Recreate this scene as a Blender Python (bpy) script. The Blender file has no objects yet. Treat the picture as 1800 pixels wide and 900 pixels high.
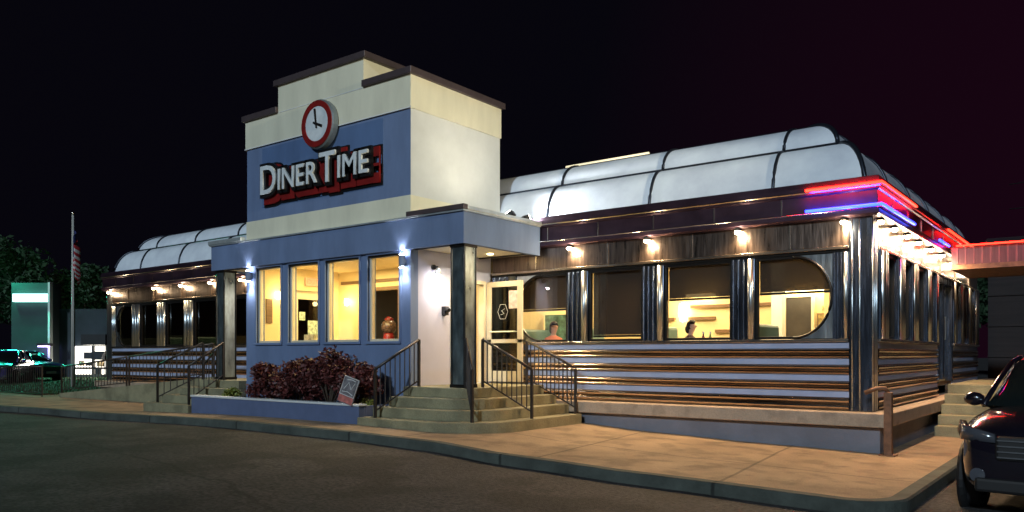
import bpy, bmesh, math, random
from mathutils import Vector, Matrix
random.seed(7)
sc = bpy.context.scene
C = sc.collection
R = math.radians

# ------------------------------------------------------------------ materials
def nodes_of(m):
    m.use_nodes = True
    nt = m.node_tree
    return nt, nt.nodes.get('Principled BSDF'), nt.nodes, nt.links

def mat(name, col, rough=.6, metal=0., var=.12, scale=3., bump=0., bscale=20., coat=0., rvar=0., stretch=(1, 1, 1)):
    m = bpy.data.materials.new(name)
    nt, b, N, L = nodes_of(m)
    b.inputs['Roughness'].default_value = rough
    b.inputs['Metallic'].default_value = metal
    b.inputs['Coat Weight'].default_value = coat
    tc = N.new('ShaderNodeTexCoord'); mp = N.new('ShaderNodeMapping'); mp.inputs['Scale'].default_value = stretch
    L.new(tc.outputs['Object'], mp.inputs['Vector'])
    n = N.new('ShaderNodeTexNoise'); n.inputs['Scale'].default_value = scale; n.inputs['Detail'].default_value = 6; n.inputs['Roughness'].default_value = .6
    L.new(mp.outputs['Vector'], n.inputs['Vector'])
    r = N.new('ShaderNodeValToRGB')
    r.color_ramp.elements[0].position = .3; r.color_ramp.elements[1].position = .7
    r.color_ramp.elements[0].color = (*[max(0, c*(1-var)) for c in col], 1)
    r.color_ramp.elements[1].color = (*[min(1, c*(1+var)) for c in col], 1)
    L.new(n.outputs['Fac'], r.inputs['Fac']); L.new(r.outputs['Color'], b.inputs['Base Color'])
    if rvar:
        mr = N.new('ShaderNodeMapRange'); mr.inputs['To Min'].default_value = max(.02, rough-rvar); mr.inputs['To Max'].default_value = rough+rvar
        L.new(n.outputs['Fac'], mr.inputs['Value']); L.new(mr.outputs['Result'], b.inputs['Roughness'])
    if bump:
        n2 = N.new('ShaderNodeTexNoise'); n2.inputs['Scale'].default_value = bscale; n2.inputs['Detail'].default_value = 5
        L.new(mp.outputs['Vector'], n2.inputs['Vector'])
        bp = N.new('ShaderNodeBump'); bp.inputs['Strength'].default_value = bump; bp.inputs['Distance'].default_value = .02
        L.new(n2.outputs['Fac'], bp.inputs['Height']); L.new(bp.outputs['Normal'], b.inputs['Normal'])
    return m

def emis(name, col, strength, base=None):
    m = bpy.data.materials.new(name)
    nt, b, N, L = nodes_of(m)
    b.inputs['Base Color'].default_value = (*(base or col), 1)
    b.inputs['Emission Color'].default_value = (*col, 1)
    b.inputs['Emission Strength'].default_value = strength
    return m

def glass(name, tint=(1, 1, 1), refl=.10):
    m = bpy.data.materials.new(name)
    nt, b, N, L = nodes_of(m)
    N.remove(b); out = N['Material Output']
    t = N.new('ShaderNodeBsdfTransparent'); t.inputs['Color'].default_value = (*tint, 1)
    g = N.new('ShaderNodeBsdfGlossy'); g.inputs['Roughness'].default_value = .02
    lw = N.new('ShaderNodeLayerWeight'); lw.inputs['Blend'].default_value = .5
    pw = N.new('ShaderNodeMath'); pw.operation = 'POWER'; pw.inputs[1].default_value = 5; L.new(lw.outputs['Facing'], pw.inputs[0])
    ma = N.new('ShaderNodeMath'); ma.operation = 'MULTIPLY_ADD'; ma.inputs[1].default_value = .9; ma.inputs[2].default_value = refl*.45; L.new(pw.outputs[0], ma.inputs[0])
    mx = N.new('ShaderNodeMixShader')
    L.new(ma.outputs[0], mx.inputs['Fac']); L.new(t.outputs[0], mx.inputs[1]); L.new(g.outputs[0], mx.inputs[2])
    L.new(mx.outputs[0], out.inputs['Surface'])
    return m

def translucent(name, col, thr):
    m = bpy.data.materials.new(name)
    nt, b, N, L = nodes_of(m)
    N.remove(b); out = N['Material Output']
    d = N.new('ShaderNodeBsdfDiffuse'); d.inputs['Color'].default_value = (*col, 1)
    t = N.new('ShaderNodeBsdfTransparent'); t.inputs['Color'].default_value = (1, .9, .78, 1)
    mx = N.new('ShaderNodeMixShader'); mx.inputs['Fac'].default_value = thr
    L.new(d.outputs[0], mx.inputs[1]); L.new(t.outputs[0], mx.inputs[2]); L.new(mx.outputs[0], out.inputs['Surface'])
    return m

M = {}
M['asphalt'] = mat('asphalt', (.033, .031, .031), .85, var=.4, scale=.5, bump=.6, bscale=60)
M['concrete'] = mat('concrete_walk', (.29, .205, .125), .85, var=.3, scale=.9, bump=.25, bscale=30)
M['kerb'] = mat('kerb_concrete', (.06, .07, .06), .85, var=.4, scale=2.5, bump=.4, bscale=25)
M['step'] = mat('stair_concrete', (.23, .21, .125), .85, var=.2, scale=2.5, bump=.3, bscale=30)
M['grass'] = mat('grass', (.035, .07, .02), .95, var=.4, scale=6, bump=1, bscale=60)
M['blue'] = mat('blue_stucco', (.13, .185, .32), .75, var=.16, scale=2.2, bump=.12, bscale=70, stretch=(1, 1, .3))
M['blue_patch'] = mat('darker_blue_stucco', (.08, .14, .28), .75, var=.16, scale=2.2, bump=.12, bscale=70, stretch=(1, 1, .3))
M['cream'] = mat('cream_stucco', (.70, .67, .52), .8, var=.10, scale=2.2, bump=.12, bscale=70, stretch=(1, 1, .25))
M['grey'] = mat('pale_grey_stucco', (.60, .62, .62), .8, var=.08, scale=1.6, bump=.12, bscale=70)
M['lav'] = mat('lavender_stucco', (.46, .47, .60), .8, var=.06, scale=1.4, bump=.12, bscale=70)
M['cap'] = mat('brown_coping', (.075, .055, .06), .5, metal=.3, var=.15, scale=4)
M['flash'] = mat('pale_flashing', (.55, .60, .62), .35, metal=.6, var=.2, scale=3, bump=.3, bscale=4)
M['steel'] = mat('polished_steel', (.52, .57, .60), .3, metal=1, var=.15, scale=2, bump=.2, bscale=4, stretch=(4, 4, .5), rvar=.1)
M['steel_h'] = mat('ribbed_steel', (.46, .35, .26), .22, metal=1, var=.35, scale=1.6, bump=.35, bscale=3.5, stretch=(.4, .4, 5), rvar=.1)
M['steel_warm'] = mat('frieze_steel', (.27, .21, .18), .3, metal=1, var=.35, scale=3, bump=.15, bscale=5, stretch=(6, 6, .6), rvar=.1)
M['trim'] = mat('trim_steel', (.6, .52, .44), .25, metal=1, var=.2, scale=3)
M['enamel'] = mat('pale_blue_enamel', (.36, .42, .60), .5, var=.1, scale=2, coat=.2)
M['cornice'] = mat('dark_cornice_metal', (.07, .04, .06), .34, metal=.7, var=.35, scale=1.5, bump=.2, bscale=3, rvar=.08)
M['black'] = mat('black_metal', (.012, .012, .013), .4, metal=.4, var=.2)
M['rail'] = mat('bronze_rail', (.05, .042, .038), .4, metal=.5, var=.3, scale=8)
M['dome'] = mat('dome_panel', (.80, .84, .93), .42, var=.13, scale=1.6, bump=.35, bscale=1.6, stretch=(1, 1, 1), rvar=.12)
M['rib'] = mat('dome_rib', (.03, .035, .05), .35, metal=.6)
M['ledge'] = mat('tan_ledge', (.38, .29, .21), .7, var=.1, scale=1.4, bump=.1)
M['base'] = mat('grey_foundation', (.17, .175, .21), .8, var=.2, scale=1.5, bump=.2)
M['frame'] = mat('dark_frame', (.02, .018, .016), .35, metal=.5)
M['door'] = mat('cream_door_frame', (.66, .58, .42), .45, var=.06)
M['wallin'] = mat('cream_inner_wall', (.72, .58, .32), .7, var=.07, scale=1)
M['ceil'] = mat('inner_ceiling', (.55, .48, .36), .8)
M['floorin'] = mat('inner_floor', (.2, .15, .1), .4)
M['wood'] = mat('brown_wood', (.16, .09, .045), .5, var=.3, scale=4, stretch=(1, 1, 6))
M['dark'] = mat('dark_interior', (.035, .028, .025), .6, var=.4)
M['aqua'] = mat('aqua_vinyl', (.12, .22, .20), .35, var=.1)
M['glass'] = glass('window_glass')
M['glass_dark'] = glass('tinted_window_glass', (.45, .42, .36))
M['glass_vdark'] = glass('dark_window_glass', (.10, .10, .10))
M['blind'] = translucent('brown_blind', (.05, .040, .033), .10)
M['white'] = mat('white_paint', (.75, .75, .73), .5, var=.05)
M['red'] = mat('red_enamel', (.20, .010, .009), .4, var=.25, scale=5)
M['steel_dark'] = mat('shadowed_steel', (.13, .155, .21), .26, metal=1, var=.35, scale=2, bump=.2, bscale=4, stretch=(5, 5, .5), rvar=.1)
M['steel_col'] = mat('brushed_column_steel', (.42, .52, .54), .32, metal=.95, var=.5, scale=2.5, bump=.15, bscale=5, stretch=(2, 2, .8), rvar=.15)
M['letter'] = mat('pale_letter', (.66, .70, .72), .4, var=.12, scale=6)
M['soil'] = mat('soil', (.05, .038, .03), .95, bump=1)
M['leaf_red'] = mat('red_leaf', (.105, .024, .022), .55, var=.85, scale=5)
M['leaf_lime'] = mat('lime_leaf', (.20, .24, .05), .6, var=.4, scale=6)
M['leaf'] = mat('dark_green_leaf', (.02, .05, .02), .7, var=.5, scale=1.5)
M['bark'] = mat('bark', (.07, .05, .035), .9, var=.3, bump=.6)
M['skin'] = mat('skin', (.5, .28, .2), .55, var=.08)
M['hair'] = mat('dark_hair', (.025, .014, .01), .6, var=.3, scale=20)
M['shirt'] = mat('dark_shirt', (.06, .03, .03), .8)
M['shirt2'] = mat('pink_shirt', (.5, .2, .17), .8)
M['shirt3'] = mat('coral_shirt', (.6, .18, .1), .8)
M['jeans'] = mat('denim', (.05, .07, .13), .9)
M['paint'] = mat('black_car_paint', (.012, .010, .018), .18, metal=.3, coat=1, var=.2)
M['paint_purple'] = mat('indigo_car_paint', (.06, .05, .22), .25, metal=.3, coat=1, var=.2)
M['paint_silver'] = mat('silver_car_paint', (.35, .36, .42), .3, metal=.6, coat=1, var=.1)
M['rubber'] = mat('tyre_rubber', (.012, .012, .015), .8)
M['plastic'] = mat('black_plastic', (.010, .010, .011), .6)
M['alloy'] = mat('alloy', (.4, .42, .45), .3, metal=1)
M['lens'] = mat('lamp_lens', (.07, .075, .09), .15, coat=.6, var=.1)
M['amber'] = mat('amber_lens', (.6, .2, .03), .2)
M['carglass'] = mat('car_glass', (.008, .012, .012), .04, coat=1)
M['slab'] = mat('grey_green_cladding', (.03, .045, .05), .8, var=.3, scale=.6)
M['dk_wall'] = mat('dark_far_wall', (.08, .10, .10), .8, var=.2)
M['shed'] = mat('dark_boards', (.018, .012, .012), .8, var=.4, scale=2, stretch=(.3, .3, 6))
M['rust'] = mat('rusty_steel', (.20, .10, .055), .6, metal=.3, var=.4, scale=9, bump=.3)
M['e_red'] = emis('red_neon_tube', (1, .028, .012), 4.5)
M['e_blue'] = emis('blue_neon_tube', (.02, .05, 1), 6)
M['e_warm'] = emis('warm_bulb', (1, .74, .42), 60)
M['e_white'] = emis('white_bulb', (.86, .88, 1), 70)
M['e_sconce'] = emis('inner_lamp_glass', (1, .84, .45), 14)
M['e_green'] = emis('aqua_light_bar', (.40, 1, .88), 3.2)
M['e_exit'] = emis('exit_letters', (1, .1, .04), 3)
M['e_shop'] = emis('shop_light', (1, .93, .8), 2.2)
M['e_purple'] = emis('purple_lamp', (.5, .4, 1), 8)
M['flagred'] = mat('flag_red', (.42, .02, .03), .8)
M['flagwhite'] = mat('flag_white', (.6, .58, .58), .8)
M['flagblue'] = mat('flag_blue', (.02, .03, .14), .8)

# walk joints and asphalt seam are drawn into the real surface
def line_mask(N, L, a, b, c, w, wob=.06):      # mask of |a x + b y + c| < w on object coordinates
    tc = N.new('ShaderNodeTexCoord')
    nz = N.new('ShaderNodeTexNoise'); nz.inputs['Scale'].default_value = 1.3
    L.new(tc.outputs['Object'], nz.inputs['Vector'])
    sp = N.new('ShaderNodeSeparateXYZ'); L.new(tc.outputs['Object'], sp.inputs[0])
    m1 = N.new('ShaderNodeMath'); m1.operation = 'MULTIPLY'; m1.inputs[1].default_value = a; L.new(sp.outputs['X'], m1.inputs[0])
    m2 = N.new('ShaderNodeMath'); m2.operation = 'MULTIPLY_ADD'; m2.inputs[1].default_value = b; L.new(sp.outputs['Y'], m2.inputs[0]); L.new(m1.outputs[0], m2.inputs[2])
    m3 = N.new('ShaderNodeMath'); m3.operation = 'MULTIPLY_ADD'; m3.inputs[1].default_value = wob; L.new(nz.outputs['Fac'], m3.inputs[0]); L.new(m2.outputs[0], m3.inputs[2])
    m4 = N.new('ShaderNodeMath'); m4.operation = 'ADD'; m4.inputs[1].default_value = c; L.new(m3.outputs[0], m4.inputs[0])
    return m4
def dark_lines(m, specs, amt=.55):
    nt = m.node_tree; N = nt.nodes; L = nt.links; b = N['Principled BSDF']
    src = b.inputs['Base Color'].links[0].from_socket
    for (a, bb, c, w, period) in specs:
        v = line_mask(N, L, a, bb, c, w, .05 if period else .5)
        if period:
            md = N.new('ShaderNodeMath'); md.operation = 'PINGPONG'; md.inputs[1].default_value = period/2; L.new(v.outputs[0], md.inputs[0]); v = md
        ab = N.new('ShaderNodeMath'); ab.operation = 'ABSOLUTE'; L.new(v.outputs[0], ab.inputs[0])
        mr = N.new('ShaderNodeMapRange'); mr.inputs['From Min'].default_value = w*.4; mr.inputs['From Max'].default_value = w
        mr.inputs['To Min'].default_value = 1-amt; mr.inputs['To Max'].default_value = 1; L.new(ab.outputs[0], mr.inputs['Value'])
        mx = N.new('ShaderNodeMix'); mx.data_type = 'RGBA'; mx.blend_type = 'MULTIPLY'; mx.inputs[0].default_value = 1
        L.new(src, mx.inputs[6]); L.new(mr.outputs['Result'], mx.inputs[7]); src = mx.outputs[2]
    L.new(src, b.inputs['Base Color'])
dark_lines(M['concrete'], [(1, .12, 0, .03, 2.6), (.02, 1, -10.35, .025, 40)], .5)
dark_lines(M['kerb'], [(1, .02, .4, .03, 3.1)], .7)
dark_lines(M['asphalt'], [(.15, 1, -4.15, .05, 0)], .5)

def speckle(m, scale, lo, hi, big=None):
    nt = m.node_tree; N = nt.nodes; L = nt.links; b = N['Principled BSDF']; src = b.inputs['Base Color'].links[0].from_socket
    tc = N.new('ShaderNodeTexCoord')
    for sc_, a, z, p0, p1 in [(scale, lo, hi, .35, .65)]+([big] if big else []):
        n = N.new('ShaderNodeTexNoise'); n.inputs['Scale'].default_value = sc_; n.inputs['Detail'].default_value = 3; L.new(tc.outputs['Object'], n.inputs['Vector'])
        mr = N.new('ShaderNodeMapRange'); mr.inputs['From Min'].default_value = p0; mr.inputs['From Max'].default_value = p1; mr.inputs['To Min'].default_value = a; mr.inputs['To Max'].default_value = z
        L.new(n.outputs['Fac'], mr.inputs['Value'])
        mx = N.new('ShaderNodeMix'); mx.data_type = 'RGBA'; mx.blend_type = 'MULTIPLY'; mx.inputs[0].default_value = 1
        L.new(src, mx.inputs[6]); L.new(mr.outputs['Result'], mx.inputs[7]); src = mx.outputs[2]
    L.new(src, b.inputs['Base Color'])
speckle(M['asphalt'], 22, .45, 1.75, (.8, .6, 1.2, .42, .52))
speckle(M['concrete'], 60, .85, 1.12, (2.2, .72, 1.05, .36, .5))
speckle(M['step'], 50, .88, 1.1, (2.2, .8, 1.08, .36, .55))
speckle(M['ledge'], 40, .9, 1.08, (3, .8, 1.05, .38, .5))

# ------------------------------------------------------------------ helpers
class MB:
    def __init__(s): s.bm = bmesh.new()
    def _face(s, vs):
        try: s.bm.faces.new(vs)
        except ValueError: pass
    def box(s, x0, x1, y0, y1, z0, z1, mtx=None):
        if x0 > x1: x0, x1 = x1, x0
        if y0 > y1: y0, y1 = y1, y0
        if z0 > z1: z0, z1 = z1, z0
        P = [(x0, y0, z0), (x1, y0, z0), (x1, y1, z0), (x0, y1, z0), (x0, y0, z1), (x1, y0, z1), (x1, y1, z1), (x0, y1, z1)]
        v = [s.bm.verts.new(mtx @ Vector(p) if mtx else p) for p in P]
        for f in ((0, 3, 2, 1), (4, 5, 6, 7), (0, 1, 5, 4), (1, 2, 6, 5), (2, 3, 7, 6), (3, 0, 4, 7)): s._face([v[i] for i in f])
        return s
    def tube(s, pts, r, n=8, r2=None, square=False):
        pts = [Vector(p) for p in pts]; rings = []
        for i, p in enumerate(pts):
            d = (pts[min(i+1, len(pts)-1)]-pts[max(i-1, 0)]).normalized()
            up = Vector((0, 0, 1)) if abs(d.z) < .95 else Vector((1, 0, 0))
            a = d.cross(up).normalized(); b = d.cross(a).normalized()
            rr = r if r2 is None else r+(r2-r)*i/(len(pts)-1)
            off = math.pi/4 if square else 0; k = 4 if square else n
            rings.append([s.bm.verts.new(p+(a*math.cos(off+2*math.pi*j/k)+b*math.sin(off+2*math.pi*j/k))*rr) for j in range(k)])
        k = len(rings[0])
        for i in range(len(rings)-1):
            for j in range(k): s._face([rings[i][j], rings[i][(j+1) % k], rings[i+1][(j+1) % k], rings[i+1][j]])
        s._face(rings[0][::-1]); s._face(rings[-1])
        return s
    def prism(s, pts, z0, z1, axis='z'):          # polygon pts (a,b) extruded along axis
        f = {'z': lambda a, b, c: (a, b, c), 'y': lambda a, b, c: (a, c, b), 'x': lambda a, b, c: (c, a, b)}[axis]
        lo = [s.bm.verts.new(f(a, b, z0)) for a, b in pts]; hi = [s.bm.verts.new(f(a, b, z1)) for a, b in pts]
        n = len(pts)
        for i in range(n): s._face([lo[i], lo[(i+1) % n], hi[(i+1) % n], hi[i]])
        s._face(lo[::-1]); s._face(hi)
        return s
    def grid(s, rows, close=False):
        V = [[s.bm.verts.new(p) for p in r] for r in rows]
        for i in range(len(V)-1):
            n = len(V[i])
            for j in range(n if close else n-1): s._face([V[i][j], V[i][(j+1) % n], V[i+1][(j+1) % n], V[i+1][j]])
        return V
    def ball(s, c, r, sc=(1, 1, 1), sub=2):
        m = Matrix.Translation(c) @ Matrix.Diagonal((r*sc[0], r*sc[1], r*sc[2], 1))
        bmesh.ops.create_icosphere(s.bm, subdivisions=sub, radius=1, matrix=m); return s
    def lathe(s, prof, c=(0, 0, 0), n=20, axis='z'):
        rows = []
        for r, z in prof:
            row = []
            for j in range(n):
                a = 2*math.pi*j/n; p = (r*math.cos(a), r*math.sin(a), z)
                if axis == 'y': p = (p[0], p[2], p[1])
                if axis == 'x': p = (p[2], p[0], p[1])
                row.append((p[0]+c[0], p[1]+c[1], p[2]+c[2]))
            rows.append(row)
        s.grid(rows, True); return s
    def build(s, name, m, parent=None, smooth=False, bevel=0, local=False):
        me = bpy.data.meshes.new(name)
        bmesh.ops.recalc_face_normals(s.bm, faces=s.bm.faces)
        if parent is not None and not local:
            off = Vector(parent.get('_o', (0, 0, 0)))
            for v in s.bm.verts: v.co -= off
        s.bm.to_mesh(me); s.bm.free()
        me.materials.append(m)
        o = bpy.data.objects.new(name, me); C.objects.link(o)
        if smooth:
            for p in me.polygons: p.use_smooth = True
        if parent is not None:
            o.parent = parent
            if '_o' in parent: o['_o'] = parent['_o']
        if bevel:
            b = o.modifiers.new('bevel', 'BEVEL'); b.width = bevel; b.segments = 2; b.limit_method = 'ANGLE'
        return o

def tag(o, label=None, cat=None, group=None, kind=None):
    if label: o['label'] = label
    if cat: o['category'] = cat
    if group: o['group'] = group
    if kind: o['kind'] = kind
    return o
def thing(name, loc, label, cat, group=None):
    o = bpy.data.objects.new(name, None); C.objects.link(o); o.location = loc; o['_o'] = tuple(loc); o.empty_display_size = .2
    return tag(o, label, cat, group)
def copy_tree(o, parent=None):
    c = o.copy(); C.objects.link(c)
    if parent is not None: c.parent = parent
    for ch in list(o.children): copy_tree(ch, c)
    return c
def light(name, typ, loc, energy, col, aim=None, parent=None, **kw):
    l = bpy.data.lights.new(name, typ); l.energy = energy; l.color = col
    for k, v in kw.items(): setattr(l, k, v)
    o = bpy.data.objects.new(name, l); C.objects.link(o); o.location = loc
    if aim is not None: o.rotation_euler = (Vector(aim)-Vector(loc)).to_track_quat('-Z', 'Y').to_euler()
    if parent is not None:
        o.parent = parent; o.location = Vector(loc)-Vector(parent.get('_o', (0, 0, 0)))
    return o

# ------------------------------------------------------------------ ground
ZP = [(-400, .1), (-60, .1), (-30, .11), (-20, .15), (-13, .25), (-10, .24), (-8.2, .2), (-6.5, .1), (-4.5, .04), (-2.3, -.01), (5, -.03), (400, -.03)]
def zw(x):
    for (a, za), (b, zb) in zip(ZP, ZP[1:]):
        if a <= x <= b:
            t = (x-a)/(b-a); t = t*t*(3-2*t) if b-a < 50 else t
            return za+(zb-za)*t
    return .1
def struct(o): o['kind'] = 'structure'; return o
XS = [-400, -150, -60, -45, -36] + [-34+i*.5 for i in range(0, 80)] + [8, 15, 40, 150, 400]
g = MB(); g.grid([[(x, y, zw(x)-.14) for x in XS] for y in [-300, -100, -30, -10, -3, 0, 3, 6, 8, 10, 14, 20, 30, 45, 100, 350]])
struct(g.build('parking_lot_asphalt', M['asphalt'], smooth=True))
def kerb_outline(inset):
    KY = 8.62+inset; KX = -1.75-inset
    r = .55-min(inset, .2)
    pts = [(x, KY) for x in [-60+i*1.0 for i in range(0, 57)] if x < KX-r-.1]
    for k in range(9):
        a = -math.pi/2+math.pi/2*k/8
        pts.append((KX-r+r*math.cos(a), KY+r+r*math.sin(a)))
    pts += [(KX, y) for y in [9.6+inset, 11, 13, 15, 18, 22, 30]]
    return pts
def shift_left(pts):   # far left the kerb bends down behind the lot entrance
    return [(x, y-(.10*max(0, -21-x))) for x, y in pts]
outer = shift_left(kerb_outline(0)); inner = shift_left(kerb_outline(.17))
k = MB()
k.grid([[(x, y, zw(x)-.16) for x, y in outer], [(x, y, zw(x)-.02) for x, y in outer],
        [(x+(ix-x)*.12, y+(iy-y)*.12, zw(x)+.002) for (x, y), (ix, iy) in zip(outer, inner)],
        [(x, y, zw(x)+.002) for x, y in inner], [(x, y, zw(x)-.05) for x, y in inner]])
struct(k.build('kerb', M['kerb'], smooth=False))
w = MB()
rows = []
for f in [0, .08, .16, .3, .5, .75, 1]:
    rows.append([(x, y+(30-y)*f if i < len(inner) else y, 0) for i, (x, y) in enumerate(inner)])
# simple fan: walk sheet as strips between the inner kerb line and the line Y = 30
V = []
for (x, y) in inner: V.append(((x, y), (x if y < 9.5 else x, 30)))
cut = [p for p in inner if p[1] <= 9.3]
w.grid([[(x, y+(10.2-y)*f, zw(x)-.002) for x, y in cut] for f in (0, .33, .66, 1)])
w.grid([[(x, yy, zw(x)-.002) for x, _ in cut] for yy in (10.2, 11, 12, 14, 17, 20, 25, 30)])
x0c = cut[-1][0]
w.grid([[(x0c, yy, zw(x0c)-.002), (inner[-1][0], max(yy, 9.3), zw(inner[-1][0])-.002)] for yy in (9.1, 10.2, 12, 14, 20, 30)])
struct(w.build('concrete_sidewalk', M['concrete'], smooth=True))
g = MB(); g.grid([[(x, y, .135+.02*math.sin(x)) for x in range(-80, -26, 3)] for y in (11.6, 13, 16, 24, 34)])
lawn = g.build('lawn', M['grass']); lawn['kind'] = 'structure'
gr = MB()
for i in range(5200):
    x = random.uniform(-48, -27.6); y = random.uniform(11.7, 22); a = random.uniform(0, 6.28); h_ = random.uniform(.05, .13); z = .13
    dx, dy = math.cos(a)*.02, math.sin(a)*.02
    v = [gr.bm.verts.new(p) for p in ((x-dx, y-dy, z), (x+dx, y+dy, z), (x+dy*2, y-dx*2, z+h_))]; gr.bm.faces.new(v)
tag(gr.build('grass', M['grass']), 'short green grass on the lawn left of the diner', 'grass', kind='stuff')

# ------------------------------------------------------------------ the diner
D = thing('diner_building', (-15, 13, 0), 'long chrome diner with glowing barrel roof panels and tall blue and cream entrance tower', 'diner')
def part(mb, name, m, parent=None, **kw): return mb.build(name, m, parent or D, **kw)
XL, XR, YF, YB = -27.0, -3.02, 13.0, 24.2
ZF = .9           # floor level
# foundation, ledge
m = MB(); m.box(XL-.1, XR+.16, YF-.17, YB, -.4, .42); part(m, 'foundation', M['base'])
m = MB(); m.box(XL-.25, XR+.30, YF-.32, YB+.1, .40, .61); part(m, 'ledge', M['ledge'], bevel=.015)
# ribbed siding: steel flutes with enamel strips
def siding_profile():
    segs = []; z = 1.64
    strips = []
    for k in range(4):
        zc = 1.63-.255*k
        strips.append((zc-.045, zc+.045))
    return strips
strips = siding_profile()
def flute_pts(z0, z1, n):
    pts = []
    for k in range(n):
        a = z0+(z1-z0)*k/n; b = z0+(z1-z0)*(k+1)/n
        for j in range(5):
            t = j/4; pts.append((.012+.036*math.sin(math.pi*t), a+(b-a)*t))
    return pts
def siding(x0, x1, y0, y1, along):
    prof = []
    prev = .62
    for (a, b) in sorted(strips):
        prof += flute_pts(prev, a, 2); prev = b
        prof.append((.0, a)); prof.append((.0, b))
    mb = MB()
    rows = []
    n = 2
    for t in (0, 1):
        if along == 'x': rows.append([(x0+(x1-x0)*t, y0-o, z) for o, z in prof])
        else: rows.append([(x0+o, y0+(y1-y0)*t, z) for o, z in prof])
    mb.grid(rows)
    if along == 'x': mb.box(x0, x1, y0+.002, y0+.12, .6, 1.7)
    else: mb.box(x0-.12, x0-.002, y0, y1, .6, 1.7)
    part(mb, 'ribbed_siding', M['steel_h'])
    for a, b in strips:
        mb = MB()
        if along == 'x': mb.box(x0, x1, y0-.022, y0-.001, a, b)
        else: mb.box(x0+.001, x0+.022, y0, y1, a, b)
        part(mb, 'enamel_stripe', M['enamel'], bevel=.004)
siding(-10.42, -3.34, YF, YF, 'x')
siding(-26.62, -15.7, YF, YF, 'x')
siding(XR, XR, 13.3, 18.4, 'y')
siding(XR, XR, 20.2, YB, 'y')
# sill trims, frieze, trim above the windows
def band_x(name, mt, x0, x1, z0, z1, out, bevel=.008, n=None):
    mb = MB(); mb.box(x0, x1, YF-out, YF+.1, z0, z1); part(mb, name, mt, bevel=bevel)
def band_y(name, mt, y0, y1, z0, z1, out, bevel=.008):
    mb = MB(); mb.box(XR-.1, XR+out, y0, y1, z0, z1); part(mb, name, mt, bevel=bevel)
for (a, b) in ((-10.42, -3.34), (-26.62, -15.7)):
    band_x('window_sill_trim', M['trim'], a, b, 1.685, 1.735, .07)
    band_x('header_trim', M['trim'], a, b, 3.13, 3.18, .06)
    band_x('frieze', M['steel_warm'], a, b, 3.181, 3.60, .02)
    band_x('dark_reveal', M['frame'], a, b, 3.085, 3.129, .02)
for (a, b) in ((13.3, 18.4), (20.2, YB)):
    band_y('window_sill_trim', M['trim'], a, b, 1.685, 1.735, .07)
band_y('header_trim', M['trim'], 13.3, YB, 3.13, 3.18, .06)
band_y('frieze', M['steel_warm'], 13.3, YB, 3.181, 3.60, .02)
# frieze seams
def seam(x=None, y=None, z0=3.19, z1=3.59, out=.035):
    mb = MB()
    if y is None: mb.box(x-.012, x+.012, YF-out, YF-.018, z0, z1)
    else: mb.box(XR+.018, XR+out, y-.012, y+.012, z0, z1)
    part(mb, 'frieze_seam', M['trim'])
for x in (-9.3, -7.65, -5.95, -4.25, -25.6, -24, -22.4, -20.8): seam(x=x)
for y in (15, 16.9, 18.8, 20.7, 22.6): seam(y=y)
# corner columns
def flutes(mb, x, y, z0, z1, r=.035): mb.tube([(x, y, z0), (x, y, z1)], r, 10)
m = MB(); m.box(XR-.32, XR+.03, YF-.03, YF+.30, .612, 3.60)
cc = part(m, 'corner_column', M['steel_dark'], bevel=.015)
m = MB()
for x in (XR-.27, XR-.16): flutes(m, x, YF-.03, .63, 3.58, .014)
flutes(m, XR+.03, YF-.03, .63, 3.58, .014)
for y in (YF+.09, YF+.2): flutes(m, XR+.032, y, .63, 3.58, .014)
part(m, 'column_fluting', M['steel'], cc, smooth=True)
m = MB(); m.box(XL, XL+.38, YF-.03, YF+.3, .612, 3.60); cl = part(m, 'corner_column', M['steel'], bevel=.015)
# pilasters
def pilaster(x0=None, x1=None, y0=None, y1=None, left=False):
    mb = MB(); hi = MB()
    if y0 is None:
        mb.box(x0, x1, YF-.035, YF+.1, 1.737, 3.084); w_ = x1-x0
        if left:
            for k in range(3): flutes(hi, x0+w_*(k+.5)/3, YF-.035, 1.74, 3.08, w_/3*.40)
        else:
            for k in range(3): flutes(mb, x0+w_*(.09+.22*k), YF-.035, 1.74, 3.08, w_*.045)
            flutes(hi, x0+w_*.85, YF-.04, 1.74, 3.08, w_*.14)
    else:
        w_ = y1-y0; mb.box(XR-.1, XR+.035, y0, y1, 1.737, 3.128)
        flutes(hi, XR+.04, y0+w_*.35, 1.74, 3.12, w_*.10); flutes(hi, XR+.04, y0+w_*.7, 1.74, 3.12, w_*.07); flutes(mb, XR+.04, y0+w_*.08, 1.74, 3.12, .03)
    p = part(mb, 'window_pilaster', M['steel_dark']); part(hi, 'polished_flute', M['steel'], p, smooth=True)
    return p
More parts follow.
